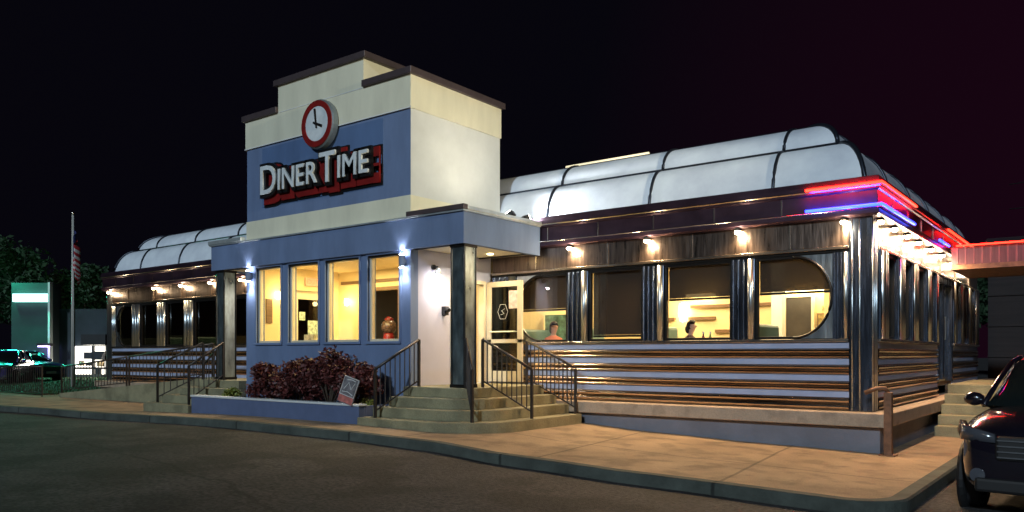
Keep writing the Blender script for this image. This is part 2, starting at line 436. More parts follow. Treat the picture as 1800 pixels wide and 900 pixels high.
# windows
def window_x(x0, x1, z0, z1, y, round_side=None, blind=None, gm='glass', fr=None, blindm=None):
    t = .045; mb = MB()
    mb.box(x0, x1, y, y+.08, z0, z0+t); mb.box(x0, x1, y, y+.08, z1-t, z1)
    mb.box(x0, x0+t, y, y+.08, z0+t, z1-t); mb.box(x1-t, x1, y, y+.08, z0+t, z1-t)
    f = part(mb, 'window', fr or M['frame'], bevel=.004)
    mb = MB(); mb.box(x0+t*.8, x1-t*.8, y+.045, y+.051, z0+t*.8, z1-t*.8); part(mb, 'pane', M[gm], f)
    if blind:
        mb = MB(); mb.box(x0+t, x1-t, y+.10, y+.106, blind, z1-.02); part(mb, 'blind', blindm or M['blind'], f)
        mb = MB(); mb.box(x0+t, x1-t, y+.092, y+.12, blind-.045, blind-.005); part(mb, 'blind_rail', M['frame'], f)
    if round_side:
        rz = (z1-z0)/2-.02; rx = min(rz, (x1-x0)*.48)
        s = 1 if round_side == 'r' else -1; xc = (x1-rx-.02) if s > 0 else (x0+rx+.02); xe = x1-.01 if s > 0 else x0+.01
        zc = (z0+z1)/2
        for q in (1, -1):
            mb = MB(); pts = []
            for kk in range(15):
                a = math.pi/2*kk/14; pts.append((xc+s*rx*math.cos(a), zc+q*rz*math.sin(a)))
            pts += [(xc, zc+q*(rz+.012)), (xe, zc+q*(rz+.012)), (xe, zc)]
            mb.prism(pts, y-.012, y+.04, 'y'); part(mb, 'corner_spandrel', M['steel'], f)
        mb = MB(); pts = [(xc+s*rx*math.cos(a*math.pi/28-math.pi/2), y-.02, zc+rz*math.sin(a*math.pi/28-math.pi/2)) for a in range(29)]
        mb.tube(pts, .022, 8); part(mb, 'curved_trim', M['frame'], f, smooth=True)
    return f
RB = [(-9.80, -8.56, 'l', 2.40, 'glass'), (-8.08, -6.92, None, 1.86, 'glass'), (-6.49, -5.23, None, 2.49, 'glass'), (-4.83, -3.58, 'r', 2.52, 'glass')]
for (a, b, rs, bl, gm) in RB: window_x(a, b, 1.737, 3.084, YF, rs, bl, gm)
for a, b in ((-10.42, -9.80), (-8.56, -8.08), (-6.92, -6.49), (-5.23, -4.83), (-3.58, -3.345)): pilaster(a, b)
LB = [(-26.35, -25.27, 'l'), (-24.8, -23.74, None), (-23.27, -22.2, None), (-21.72, -20.5, None), (-20.1, -19.0, None), (-18.6, -17.4, None), (-17.0, -16.0, None)]
for i, (a, b, rs) in enumerate(LB): window_x(a, b, 1.737, 3.084, YF, rs, 2.05 if i != 2 else 2.12, 'glass_dark')
pv = -26.62
for a, b, _ in LB: pilaster(pv, a, left=True); pv = b
pilaster(pv, -15.7, left=True)
SB = [(13.95, 14.6), (15.2, 15.75), (16.35, 17.1), (17.6, 18.1), (20.6, 21.2), (21.7, 22.3), (22.8, 23.4)]
def window_y(y0, y1, z0, z1, x, blind=None):
    t = .045; mb = MB()
    mb.box(x-.08, x, y0, y1, z0, z0+t); mb.box(x-.08, x, y0, y1, z1-t, z1)
    mb.box(x-.08, x, y0, y0+t, z0+t, z1-t); mb.box(x-.08, x, y1-t, y1, z0+t, z1-t)
    f = part(mb, 'window', M['frame'])
    mb = MB(); mb.box(x-.051, x-.045, y0+t*.8, y1-t*.8, z0+t*.8, z1-t*.8); part(mb, 'pane', M['glass_dark'], f)
    if blind:
        mb = MB(); mb.box(x-.112, x-.106, y0+t, y1-t, blind, z1-.02); part(mb, 'blind', M['blind'], f)
for (a, b) in SB: window_y(a, b, 1.737, 3.128, XR, 2.5)
pv = 13.3
for a, b in SB:
    if a > 20 and pv < 19:
        pilaster(y0=pv, y1=18.4); pv = 20.2
    pilaster(y0=pv, y1=a); pv = b
pilaster(y0=pv, y1=YB)
# side door
m = MB(); y0, y1 = 18.4, 20.2
m.box(XR-.1, XR+.04, y0, y0+.12, .9, 3.128); m.box(XR-.1, XR+.04, y1-.12, y1, .9, 3.128); m.box(XR-.1, XR+.04, y0+.12, y1-.12, 3.0, 3.128)
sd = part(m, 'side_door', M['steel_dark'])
m = MB(); m.box(XR-.06, XR-.05, y0+.12, y1-.12, .95, 3.0); part(m, 'pane', M['glass_dark'], sd)
m = MB(); m.box(XR-.08, XR-.01, (y0+y1)/2-.05, (y0+y1)/2+.05, .95, 3.0); part(m, 'door_stile', M['steel_dark'], sd)
m = MB(); m.tube([(XR+.05, 19.15, 1.8), (XR+.05, 19.15, 2.3)], .015); part(m, 'door_handle', M['steel'], sd)
# cornice
def cornice_ring(prof, name, mt, x0=XL, x1=XR, **kw):
    mb = MB(); rows = []
    for o, z in prof: rows.append([(x0-o, YB+o, z), (x0-o, YF-o, z), (x1+o, YF-o, z), (x1+o, YB+o, z)])
    mb.grid(rows); return part(mb, name, mt, **kw)
prof = [(-.3, 3.602), (.10, 3.602), (.14, 3.63), (.14, 3.70), (.115, 3.72), (.115, 3.985), (.15, 4.0), (.16, 4.12), (.13, 4.20), (.05, 4.215), (-.05, 4.21), (-.06, 4.1), (-.4, 4.1)]
cor = cornice_ring(prof, 'cornice', M['cornice'], bevel=.006)
cornice_ring([(.118, 3.70), (.152, 3.712), (.118, 3.724)], 'cornice_bead', M['trim'], smooth=True)
cornice_ring([(.158, 4.03), (.172, 4.045), (.158, 4.06)], 'cornice_bead', M['trim'])
for x in [-26.2+1.15*i for i in range(20)]:
    mb = MB(); mb.box(x-.01, x+.01, YF-.125, YF-.113, 3.73, 3.98); part(mb, 'cornice_seam', M['trim'])
for y in [13.9+1.15*i for i in range(9)]:
    mb = MB(); mb.box(XR+.113, XR+.125, y-.01, y+.01, 3.73, 3.98); part(mb, 'cornice_seam', M['trim'])
# neon tubes on the cornice corner
def neon(name, mt, pts):
    mb = MB(); mb.tube(pts, .024, 8); return part(mb, name, mt, smooth=True)
o = .19
neon('red_neon_tube', M['e_red'], [(-3.95, YF-o, 4.075), (XR+o, YF-o, 4.075), (XR+o, 15.35, 4.075)])
neon('red_neon_tube', M['e_red'], [(XR+o, 18.6, 4.075), (XR+o, 22.4, 4.075)])
neon('blue_neon_tube', M['e_blue'], [(-3.95, YF-o, 3.745), (XR+o, YF-o, 3.745), (XR+o, 15.2, 3.745)])
neon('blue_neon_tube', M['e_blue'], [(XR+o, 17.6, 3.745), (XR+o, 18.7, 3.745)])
mb = MB()
for z in (4.075, 3.745):
    for x in (-3.9, -3.45, -3.0): mb.box(x-.01, x+.01, YF-o, YF-.14, z-.012, z+.012)
    for y in (13.2, 13.9, 14.6, 15.1): mb.box(XR+.14, XR+o, y-.01, y+.01, z-.012, z+.012)
part(mb, 'neon_bracket', M['black'])
# soffit lamps
def puck(x, y, warm=True):
    mb = MB(); mb.lathe([(.0, 3.60), (.055, 3.60), (.055, 3.56), (.045, 3.555)], (x, y, 0), 12)
    f = part(mb, 'soffit_lamp', M['black'])
    mb = MB(); mb.ball((x, y, 3.54), .054, (1, 1, .75), 2); part(mb, 'bulb', M['e_warm'], f, smooth=True)
SOF = [(-3.40, 12.92), (-5.1, 12.92), (-6.8, 12.92), (-8.47, 12.92), (-26.75, 12.92), (-23.9, 12.92), (-22.35, 12.92), (-20.8, 12.92), (-19.3, 12.92), (-17.8, 12.92)]
SID = [(XR+.075, y) for y in (13.25, 14.2, 15.2, 16.2, 17.4, 18.6, 20.4, 22.6)]
for x, y in SOF+SID: puck(x, y)
WARM = (1, .66, .34)
for i, (x, y) in enumerate(SOF):
    right = x > -10
    light('soffit_glow', 'SPOT', (x, y-.05, 3.50), 150 if right else 40, WARM, (x, y-.95, 0), D, spot_size=R(150), spot_blend=.7, shadow_soft_size=.05)
    light('bulb_glow', 'POINT', (x, y-.13, 3.47), 9 if right else 7, (1, .78, .5), None, D, shadow_soft_size=.04)
for i, (x, y) in enumerate(SID):
    light('soffit_glow', 'SPOT', (x+.05, y, 3.50), 85, WARM, (x+.9, y, 0), D, spot_size=R(150), spot_blend=.7, shadow_soft_size=.05)
    light('bulb_glow', 'POINT', (x+.10, y, 3.46), 5, (1, .80, .55), None, D, shadow_soft_size=.04)

# barrel roof panels, two tiers; hipped at both ends
def tier(s0, z0, s1, z1, n=9):
    return [(s0+(s1-s0)*(1-math.cos(math.pi/2*k/n))**.95, z0+(z1-z0)*math.sin(math.pi/2*k/n)) for k in range(n+1)]
BX0, BX1, BY0, BY1 = XL-.02, XR-.16, YF+.25, YB-.2
T1 = tier(.0, 4.12, .50, 4.96); T2 = tier(.56, 5.0, 1.25, 5.50)
ribx = [-4.62-2.3*i for i in range(10)]
def pt_front(x, s, z): return (min(max(x, BX0+s), BX1-s), BY0+s, z)
edges = [BX1]+ribx+[BX0]
for T in (T1, T2):
    for a, b in zip(edges, edges[1:]):
        mb = MB(); mb.grid([[pt_front(b, s, z), pt_front(a, s, z)] for s, z in T]); part(mb, 'roof_panel', M['dome'], smooth=True)
    side = [BY0, 14.9, 16.8, 18.7, 20.6, 22.4, BY1]
    for X_, sg in ((BX1, -1), (BX0, 1)):
        for a, b in zip(side, side[1:]):
            mb = MB(); mb.grid([[(X_+sg*s, min(max(a, BY0+s), BY1-s), z), (X_+sg*s, min(max(b, BY0+s), BY1-s), z)] for s, z in T])
            part(mb, 'roof_panel', M['dome'], smooth=True)
m = MB(); m.grid([[(BX0+1.25, BY0+1.25, 5.50), (BX1-1.25, BY0+1.25, 5.50)], [(BX0+1.25, BY1, 5.56), (BX1-1.25, BY1, 5.56)]]); m.grid([[(BX0, BY1, 4.1), (BX1, BY1, 4.1)], [(BX0+1.25, BY1, 5.56), (BX1-1.25, BY1, 5.56)]])
part(m, 'roof_top', M['cap'])
def rib(pts, r=.03):
    mb = MB(); mb.tube(pts, r, 6); part(mb, 'roof_rib', M['rib'], smooth=True)
for x in ribx:
    for T in (T1, T2): rib([(x, BY0+s-.012, z+.01) for s, z in T])
for y in side[1:-1]:
    for T in (T1, T2): rib([(BX1-s+.012, y, z+.01) for s, z in T])
for X_, sg in ((BX1, -1), (BX0, 1)):
    for T in (T1, T2): rib([(X_+sg*(s-.01), BY0+s-.01, z+.01) for s, z in T], .04)
for s, z, r_ in ((.0, 4.14, .03), (.53, 4.98, .035), (1.25, 5.52, .03)):
    rib([(BX0+s, BY1-s, z), (BX0+s, BY0+s, z), (BX1-s, BY0+s, z), (BX1-s, BY1-s, z)], r_)
# a long lamp tube lying on the ridge
m = MB(); m.tube([(-9.6, BY0+1.28, 5.56), (-7.6, BY0+1.28, 5.56)], .04, 8); part(m, 'ridge_lamp_tube', emis('dim_tube', (1, .85, .55), .55), smooth=True)

# ---- vestibule
VX0, VX1, VY = -15.63, -10.48, 10.62
VW = [(-15.23, -14.37), (-14.10, -13.12), (-12.89, -11.88), (-11.63, -10.77)]
m = MB(); xs = [VX0]
zs0, zs1 = 1.74, 3.40
m.box(VX0, VX1, VY, VY+.2, 0, zs0); m.box(VX0, VX1, VY, VY+.2, zs1, 4.0)
pv = VX0
for a, b in VW: m.box(pv, a, VY, VY+.2, zs0, zs1); pv = b
m.box(pv, VX1, VY, VY+.2, zs0, zs1)
part(m, 'vestibule_front_wall', M['blue'])
DY0, DY1 = 11.72, 12.80
for X_, s in ((VX1, -1), (VX0, 1)):
    m = MB(); a, b = sorted((X_-.001*s, X_+s*.2))
    m.box(a, b, VY+.2, DY0, 0, 4.0); m.box(a, b, DY1, 13.0, 0, 4.0); m.box(a, b, DY0, DY1, 3.0, 4.0); m.box(a, b, DY0, DY1, 0, .9)
    part(m, 'vestibule_side_wall', M['lav'])
    # door frame
    m = MB(); t = .07; a, b = sorted((X_-s*.03, X_+s*.12))
    m.box(a, b, DY0, DY0+t, .91, 3.0); m.box(a, b, DY1-t, DY1, .91, 3.0); m.box(a, b, DY0+t, DY1-t, 2.93, 3.0)
    part(m, 'door_frame', M['door'])
for a, b in VW:
    f = window_x(a, b, zs0+.001, zs1-.001, VY+.05, None, None, 'glass', M['door'])
    mb = MB(); t = .05
    mb.box(a-t, b+t, VY-.025, VY+.03, zs1, zs1+t); mb.box(a-t, b+t, VY-.045, VY+.03, zs0-t, zs0)
    mb.box(a-t, a, VY-.025, VY+.03, zs0, zs1); mb.box(b, b+t, VY-.025, VY+.03, zs0, zs1)
    part(mb, 'window_surround', M['blue'], f, bevel=.006)
    mb = MB(); mb.box(a, b, VY+.001, VY+.05, zs1-.035, zs1-.002); part(mb, 'dark_head', M['frame'], f)
# open door leaf
def door_leaf(x0, x1, y):
    m = MB(); t = .125
    m.box(x0, x1, y, y+.045, .93, 1.15); m.box(x0, x1, y, y+.045, 2.87, 2.98); m.box(x0, x1, y, y+.045, 1.72, 1.80)
    m.box(x0, x0+t, y, y+.045, 1.15, 2.87); m.box(x1-t, x1, y, y+.045, 1.15, 2.87)
    d = part(m, 'entrance_door', M['door'], bevel=.005)
    for z0, z1 in ((1.15, 1.72), (1.80, 2.87)):
        m = MB(); m.box(x0+t, x1-t, y+.02, y+.026, z0, z1); part(m, 'pane', M['glass_dark'], d)
    m = MB(); m.tube([(x0+.14, y-.05, 1.95), (x1-.14, y-.05, 1.95)], .016); m.tube([(x0+.14, y, 1.95), (x0+.14, y-.05, 1.95)], .012); m.tube([(x1-.14, y, 1.95), (x1-.14, y-.05, 1.95)], .012)
    part(m, 'push_bar', M['steel'], d)
    m = MB(); m.box(x1-.34, x1-.13, y+.008, y+.012, 2.42, 2.78); part(m, 'notice', mat('paper_notice', (.7, .55, .5), .7, var=.3, scale=12), d)
    m = MB(); xc = (x0+x1)/2-.04
    pts = [(xc+.13*math.cos(a), y+.012, 2.36+.17*math.sin(a)) for a in [2*math.pi*i/6 for i in range(7)]]
    m.tube(pts, .004, 5); m.tube([(xc-.05, y+.012, 2.30), (xc+.03, y+.012, 2.32), (xc-.03, y+.012, 2.38), (xc+.05, y+.012, 2.42)], .006, 5); part(m, 'door_emblem', M['white'], d)
    return d
door_leaf(-10.44, -9.52, 12.80)
# wall fittings on the right side wall
m = MB(); m.lathe([(.0, 0), (.05, 0), (.05, .05), (.03, .07), (0, .07)], (VX1, 11.22, 3.16), 12, 'x'); m.tube([(VX1+.06, 11.22, 3.16), (VX1+.12, 11.22, 3.16), (VX1+.14, 11.22, 3.10)], .02)
s1 = part(m, 'wall_lamp', M['black'])
m = MB(); m.lathe([(.03, .12), (.05, .07), (.06, 0), (.045, -.01), (0, -.01)], (VX1+.14, 11.22, 3.02), 14); part(m, 'lamp_shade', M['steel'], s1)
m = MB(); m.ball((VX1+.14, 11.22, 3.0), .04, sub=2); part(m, 'bulb', M['e_white'], s1, smooth=True)
m = MB(); m.box(VX1, VX1+.09, 11.47, 11.58, 2.25, 2.42); m.tube([(VX1+.05, 11.52, 2.38), (VX1+.16, 11.50, 2.34)], .045, 10); part(m, 'door_intercom', M['plastic'])
light('wall_lamp_glow', 'SPOT', (VX1+.16, 11.22, 2.95), 14, (.92, .93, 1), (VX1+.02, 11.24, 1.4), D, spot_size=R(120), spot_blend=.8, shadow_soft_size=.05)
# up-and-down sconces on the front wall
for x in (-10.62, -15.44):
    m = MB(); m.tube([(x, VY-.09, 3.12), (x, VY-.09, 3.34)], .055, 14); m.box(x-.03, x+.03, VY-.06, VY, 3.19, 3.27)
    s2 = part(m, 'wall_sconce', M['blue'], smooth=False)
    m = MB(); m.tube([(x, VY-.09, 3.34), (x, VY-.09, 3.355)], .045, 14); m.tube([(x, VY-.09, 3.105), (x, VY-.09, 3.12)], .045, 14); part(m, 'sconce_lens', M['e_white'], s2)
    for dz, a in ((3.38, 6), (3.08, 0)):
        light('sconce_glow', 'SPOT', (x, VY-.09, dz), 34, (.93, .94, 1), (x, VY-.03, a), D, spot_size=R(95), spot_blend=.9, shadow_soft_size=.04)

# ---- canopy
CX0, CX1 = -16.9, -9.11; FZ0, FZ1 = 3.44, 4.0
m = MB()
m.box(CX0, CX1, VY-.08, VY-.002, FZ0, FZ1)
m.box(CX1-.12, CX1, VY-.002, 12.84, FZ0, FZ1); m.box(CX0, CX0+.12, VY-.002, 12.84, FZ0, FZ1)
part(m, 'canopy_fascia', M['blue'])
for a, b in ((VX1+.001, CX1-.12), (CX0+.12, VX0-.001)):
    m = MB(); m.box(a, b, VY, 12.84, FZ0+.03, FZ0+.1)
    part(m, 'canopy_soffit', M['cream'])
    for q0, q1 in ((VY+.12, VY+.17), (12.6, 12.66)): m = MB(); m.box(a, b, q0, q1, FZ0+.005, FZ0+.029); part(m, 'soffit_batten', M['frame'])
    xc = (a+b)/2
    for yy in (11.3, 12.2):
        m = MB(); m.tube([(xc, yy, FZ0+.015), (xc, yy, FZ0+.028)], .06, 14); part(m, 'recessed_lamp', M['e_sconce'])
        light('canopy_lamp', 'SPOT', (xc, yy, FZ0-.02), 60, (1, .78, .5), (xc, yy, 0), D, spot_size=R(140), spot_blend=.6, shadow_soft_size=.05)
m = MB(); m.box(CX0-.03, CX1+.03, VY-.12, 12.84, FZ1+.001, FZ1+.03); part(m, 'canopy_roof', M['flash'])
m = MB(); m.box(VX1+.01, CX1+.05, VY-.14, VY-.02, FZ1+.03, FZ1+.12); part(m, 'canopy_coping', M['cap'], bevel=.01)
m = MB(); m.box(CX1-.06, CX1+.05, VY-.02, 12.84, FZ1+.03, FZ1+.10); part(m, 'canopy_coping', M['flash'], bevel=.01)
m = MB(); m.box(CX0-.05, VX0-.01, VY-.14, VY-.02, FZ1+.03, FZ1+.12); m.box(CX0-.05, CX0+.06, VY-.02, 12.84, FZ1+.03, FZ1+.10); part(m, 'canopy_coping', M['flash'], bevel=.01)
for cx in (CX1-.20, CX0+.25):
    m = MB(); m.box(cx-.15, cx+.15, VY+.0, VY+.30, .90, FZ0-.001)
    c = part(m, 'canopy_column', M['steel_col'], bevel=.012)
    m = MB()
    for dx in (-.15, .15):
        for dy in (0, .3): m.tube([(cx+dx, VY+dy, .92), (cx+dx, VY+dy, FZ0-.01)], .02, 8)
    m.box(cx-.175, cx+.175, VY-.025, VY+.325, FZ0-.05, FZ0-.002); m.box(cx-.175, cx+.175, VY-.025, VY+.325, .90, .96)
    part(m, 'column_edge_trim', M['frame'], c)

# ---- tower
TY1 = 13.32
def tower_block(x0, x1, y0, y1, z0, z1, name, mt):
    m = MB(); m.box(x0, x1, y0, y1, z0, z1); return part(m, name, mt)
tower_block(VX0, VX1, VY, TY1, 4.03, 4.46, 'tower_base_band', M['cream'])
tower_block(VX0+.012, VX1-.012, VY+.012, TY1-.01, 4.46, 6.08, 'tower_blue_face', M['blue'])
m = MB(); m.box(VX1-.011, VX1-.006, VY+.012, TY1-.012, 4.461, 6.079); part(m, 'tower_side_face', M['grey'])
tower_block(VX0-.015, VX1+.015, VY-.015, TY1+.01, 6.08, 6.70, 'tower_top_band', M['cream'])
tower_block(-14.45, -11.75, VY-.014, TY1+.009, 6.70, 7.27, 'tower_crest', M['cream'])
m = MB(); m.box(-15.05, -11.22, VY+.006, VY+.0115, 4.72, 6.02); part(m, 'darker_blue_patch', M['blue_patch'])  # slightly darker blue rectangle behind the letters
m = MB(); m.box(-14.42, -11.78, VY-.022, VY-.0145, 6.695, 6.71); m.box(VX0-.03, VX1+.03, VY-.026, VY-.0145, 6.075, 6.095); part(m, 'stucco_bead', M['white'])
def coping(x0, x1, y0, y1, z):
    m = MB(); m.box(x0, x1, y0, y1, z, z+.13); return part(m, 'tower_coping', M['cap'], bevel=.012)
coping(-14.55, -11.65, VY-.08, TY1+.07, 7.27)
coping(-11.745, VX1+.08, VY-.08, TY1+.08, 6.70)
coping(VX0-.08, -14.455, VY-.08, TY1+.08, 6.70)
m = MB(); m.box(-11.74, VX1-.3, VY+.3, TY1-.2, 6.705, 6.835); part(m, 'tower_roof', M['cap'])

# clock
clk = MB(); cx, cz = -12.96, 6.17
clk.lathe([(0, 0), (.48, 0), (.50, -.03), (.50, -.13), (.47, -.16), (0, -.16)], (cx, VY-.016, cz), 40, 'y')
ck = part(clk, 'clock', mat('clock_case', (.20, .24, .27), .4, metal=.5), smooth=False)
m = MB(); m.lathe([(.47, -.161), (.47, -.18), (.36, -.18), (.35, -.168)], (cx, VY-.016, cz), 40, 'y'); part(m, 'clock_ring', M['red'], ck)
m = MB(); m.lathe([(.355, -.165), (.34, -.168), (0, -.168)], (cx, VY-.016, cz), 40, 'y'); part(m, 'clock_face', M['letter'], ck)
def hand(a, l, w):
    m = MB(); d = Vector((math.sin(a), 0, math.cos(a))); n = Vector((d.z, 0, -d.x)); yy = VY-.016
    c0 = Vector((cx, 0, cz)); P = [c0-d*.09-n*w*.7, c0+d*l-n*w, c0+d*l+n*w, c0-d*.09+n*w*.7]
    m.prism([(p.x, p.z) for p in P], yy-.195, yy-.183, 'y'); part(m, 'clock_hand', M['black'], ck)
hand(R(-8), .31, .022); hand(R(112), .20, .026)
m = MB(); m.lathe([(0, -.215), (.03, -.21), (.03, -.17), (0, -.17)], (cx, VY-.016, cz), 12, 'y'); part(m, 'clock_hub', M['black'], ck)

# DINERTIME letters
def glyph(ch, x, z, h, depth, y, name, mt, parent, off=0., sx=.93):
    cu = bpy.data.curves.new(name, 'FONT'); cu.body = ch; cu.size = h/.729; cu.extrude = depth/2; cu.offset = off; cu.resolution_u = 4
    o = bpy.data.objects.new('tmp', cu); C.objects.link(o)
    dg = bpy.context.evaluated_depsgraph_get(); me = bpy.data.meshes.new_from_object(o.evaluated_get(dg))
    C.objects.unlink(o); bpy.data.objects.remove(o)
    off0 = Vector(parent.get('_o'))
    for v in me.vertices:
        a, b, c = v.co; v.co = Vector((x+a*sx, y-depth/2-c, z+b))-off0
    me.name = name; me.materials.clear(); me.materials.append(mt)
    ob = bpy.data.objects.new(name, me); C.objects.link(ob); ob.parent = parent; ob['_o'] = parent['_o']
    xs = [v.co.x for v in me.vertices]; return ob, max(xs)-min(xs), min(xs)+off0.x
SIGN = bpy.data.objects.new('diner_sign', None); C.objects.link(SIGN); SIGN.parent = D; SIGN['_o'] = D['_o']
word = [('D', .64), ('I', .46), ('N', .46), ('E', .46), ('R', .46), ('T', .64), ('I', .46), ('M', .46), ('E', .46)]
# fit advance so the word spans x -15.05 .. -11.45
x = -14.88; gap = .09; zb = 4.965
adv = []
widths = {}
total = 0
for ch, h in word:
    t, wd, mn = glyph(ch, 0, 0, h, .02, 0, 'tmp', M['letter'], D); bpy.data.objects.remove(t); widths[(ch, h)] = (wd, mn)
    total += wd
sxf = (3.40-gap*(len(word)-1))/total
for i, (ch, h) in enumerate(word):
    wd, mn = widths[(ch, h)]; wd *= sxf
    xo = x-mn*sxf; s_ = .93*sxf
    z_ = zb+(0.0 if h > .5 else .035)
    lt, _, _ = glyph(ch, xo, z_, h, .04, VY-.125, 'letter', M['letter'], SIGN, .006, s_)
    glyph(ch, xo, z_, h, .07, VY-.055, 'letter_rim', M['black'], SIGN, .075, s_)
    glyph(ch, xo+.10, z_-.08, h, .042, VY-.0125-.0007*i, 'letter_shadow', M['red'], SIGN, .13, s_)
    glyph(ch, xo+.10, z_-.085, h, .02, VY+.0055-.0007*i, 'letter_shadow_edge', M['black'], SIGN, .175, s_)
    x += wd+gap

# ---- side canopy over side door
m = MB(); m.box(XR+.2, 3.2, 18.9, 21.2, 3.36, 3.72); sc_ = part(m, 'side_canopy', mat('ribbed_canopy_metal', (.13, .05, .055), .4, metal=.5, var=.3, scale=5, stretch=(6, 1, .3)))
m = MB(); m.box(XR+.2, 3.25, 18.86, 21.25, 3.26, 3.359); part(m, 'canopy_edge', M['rust'], sc_)
m = MB()
for i in range(40): m.box(XR+.3+i*.15, XR+.33+i*.15, 18.88, 18.9, 3.37, 3.715)
part(m, 'canopy_ribs', mat('red_brown_rib', (.25, .09, .09), .4, metal=.5), sc_)
m = MB(); m.tube([(XR+.3, 18.8, 3.745), (-1.2, 18.8, 3.745)], .018); part(m, 'red_neon_tube', M['e_red'])
m = MB(); m.box(3.0, 3.14, 19.0, 19.14, -.1, 3.26); m.box(-.0, .12, 21.0, 21.12, -.1, 3.26); part(m, 'canopy_post', M['rail'])
def strip_light(p, e, col, aim, length, along):
    l = bpy.data.lights.new('neon_glow', 'AREA'); l.energy = e; l.color = col; l.shape = 'RECTANGLE'; l.size = length; l.size_y = .03
    o = bpy.data.objects.new('neon_glow', l); C.objects.link(o); o.parent = D; o.location = Vector(p)-Vector(D['_o'])
    z = -Vector(aim).normalized(); x = Vector(along); y = z.cross(x).normalized(); o.rotation_euler = Matrix((x, y, z)).transposed().to_euler()
RC, BC = (1, .008, .006), (.02, .03, 1)
strip_light((-3.4, YF-.22, 4.06), 9, RC, (0, 1, -.5), 1.1, (1, 0, 0)); strip_light((-3.4, YF-.22, 3.76), 9, BC, (0, 1, .9), 1.1, (1, 0, 0))
strip_light((XR+.22, 14.1, 4.06), 14, RC, (-1, 0, -1.0), 2.4, (0, 1, 0)); strip_light((XR+.22, 14.0, 3.76), 12, BC, (-1, 0, .9), 2.2, (0, 1, 0))
strip_light((XR+.22, 20.5, 4.06), 14, RC, (-1, 0, -1.0), 3.8, (0, 1, 0))
strip_light((-1.8, 18.78, 3.76), 16, RC, (0, .6, -1.0), 2.2, (1, 0, 0))
strip_light((-3.4, YF-.20, 4.09), 26, RC, (0, .5, 1.0), 1.1, (1, 0, 0)); strip_light((XR+.20, 14.1, 4.09), 40, RC, (-.5, 0, 1.0), 2.4, (0, 1, 0))

# interior shell
m = MB(); m.box(XL+.2, XR-.12, YF+.13, YB-.1, .80, .9); part(m, 'inner_floor', M['floorin'])
m = MB(); m.box(XL+.2, XR-.12, YF+.13, YB-.1, 3.45, 3.5); part(m, 'inner_ceiling', M['ceil'])
m = MB(); m.box(-10.2, -4.75, 17.2, 17.3, .9, 3.45); m.box(-10.3, -10.2, 13.2, 17.3, .9, 3.45); m.box(-4.75, -4.65, 16.6, 17.3, .9, 3.45)
iw = part(m, 'inner_wall', M['wallin'])
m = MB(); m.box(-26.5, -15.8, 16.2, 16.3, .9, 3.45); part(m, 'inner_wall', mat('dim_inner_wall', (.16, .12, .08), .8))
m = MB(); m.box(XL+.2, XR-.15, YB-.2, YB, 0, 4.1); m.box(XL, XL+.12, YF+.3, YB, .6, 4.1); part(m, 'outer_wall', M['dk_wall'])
# wall rails inside
m = MB()
for z, x0, x1 in ((2.55, -7.9, -6.55), (2.28, -9.4, -8.3), (2.28, -7.95, -7.3), (2.55, -6.4, -5.98), (1.98, -7.3, -6.6)): m.box(x0, x1, 17.13, 17.199, z, z+.07)
part(m, 'wall_rail', M['wood'])
m = MB(); m.box(-5.68, -5.15, 17.1, 17.199, .9, 2.70); idr = part(m, 'inner_door', M['dark'])
m = MB(); m.box(-5.149, -5.09, 17.08, 17.199, .9, 2.74); m.box(-5.74, -5.681, 17.08, 17.199, .9, 2.74); m.box(-5.68, -5.15, 17.08, 17.199, 2.70, 2.74); part(m, 'inner_door_frame', M['door'])
m = MB(); m.box(-4.95, -4.76, 17.15, 17.199, 1.3, 2.5); part(m, 'framed_picture', mat('busy_picture', (.4, .28, .15), .6, var=.9, scale=9))
# structural post seen inside
m = MB(); m.box(-5.72, -5.50, 16.3, 16.5, .9, 3.45); part(m, 'inner_post', M['white'])
m = MB()
m.lathe([(0, .22), (.07, .2), (.09, .0), (.06, -.2), (0, -.22)], (-8.05, 17.05, 2.46), 14); m.box(-7.9, -7.3, 16.9, 17.19, 2.80, 2.86); m.box(-5.7, -4.8, 16.9, 17.19, 2.78, 2.84)
part(m, 'inner_wall_lamp', M['e_sconce'], smooth=True)
m = MB()
for x in (-9.2, -7.2, -5.2): m.box(x-.55, x+.55, 15.3, 15.5, 3.40, 3.448)
part(m, 'ceiling_lamp', M['e_sconce'])
light('dining_light', 'AREA', (-6.8, 15.4, 3.36), 200, (1, .76, .42), (-6.8, 15.4, 0), D, shape='RECTANGLE', size=5.6, size_y=2.6)
light('dining_light', 'AREA', (-4.2, 20, 3.36), 50, (1, .78, .46), (-4.2, 20, 0), D, shape='RECTANGLE', size=1.4, size_y=5)
light('dining_light', 'AREA', (-22, 14.8, 3.36), 60, (.9, .9, .6), (-22, 14.8, 0), D, shape='RECTANGLE', size=7, size_y=1.5)
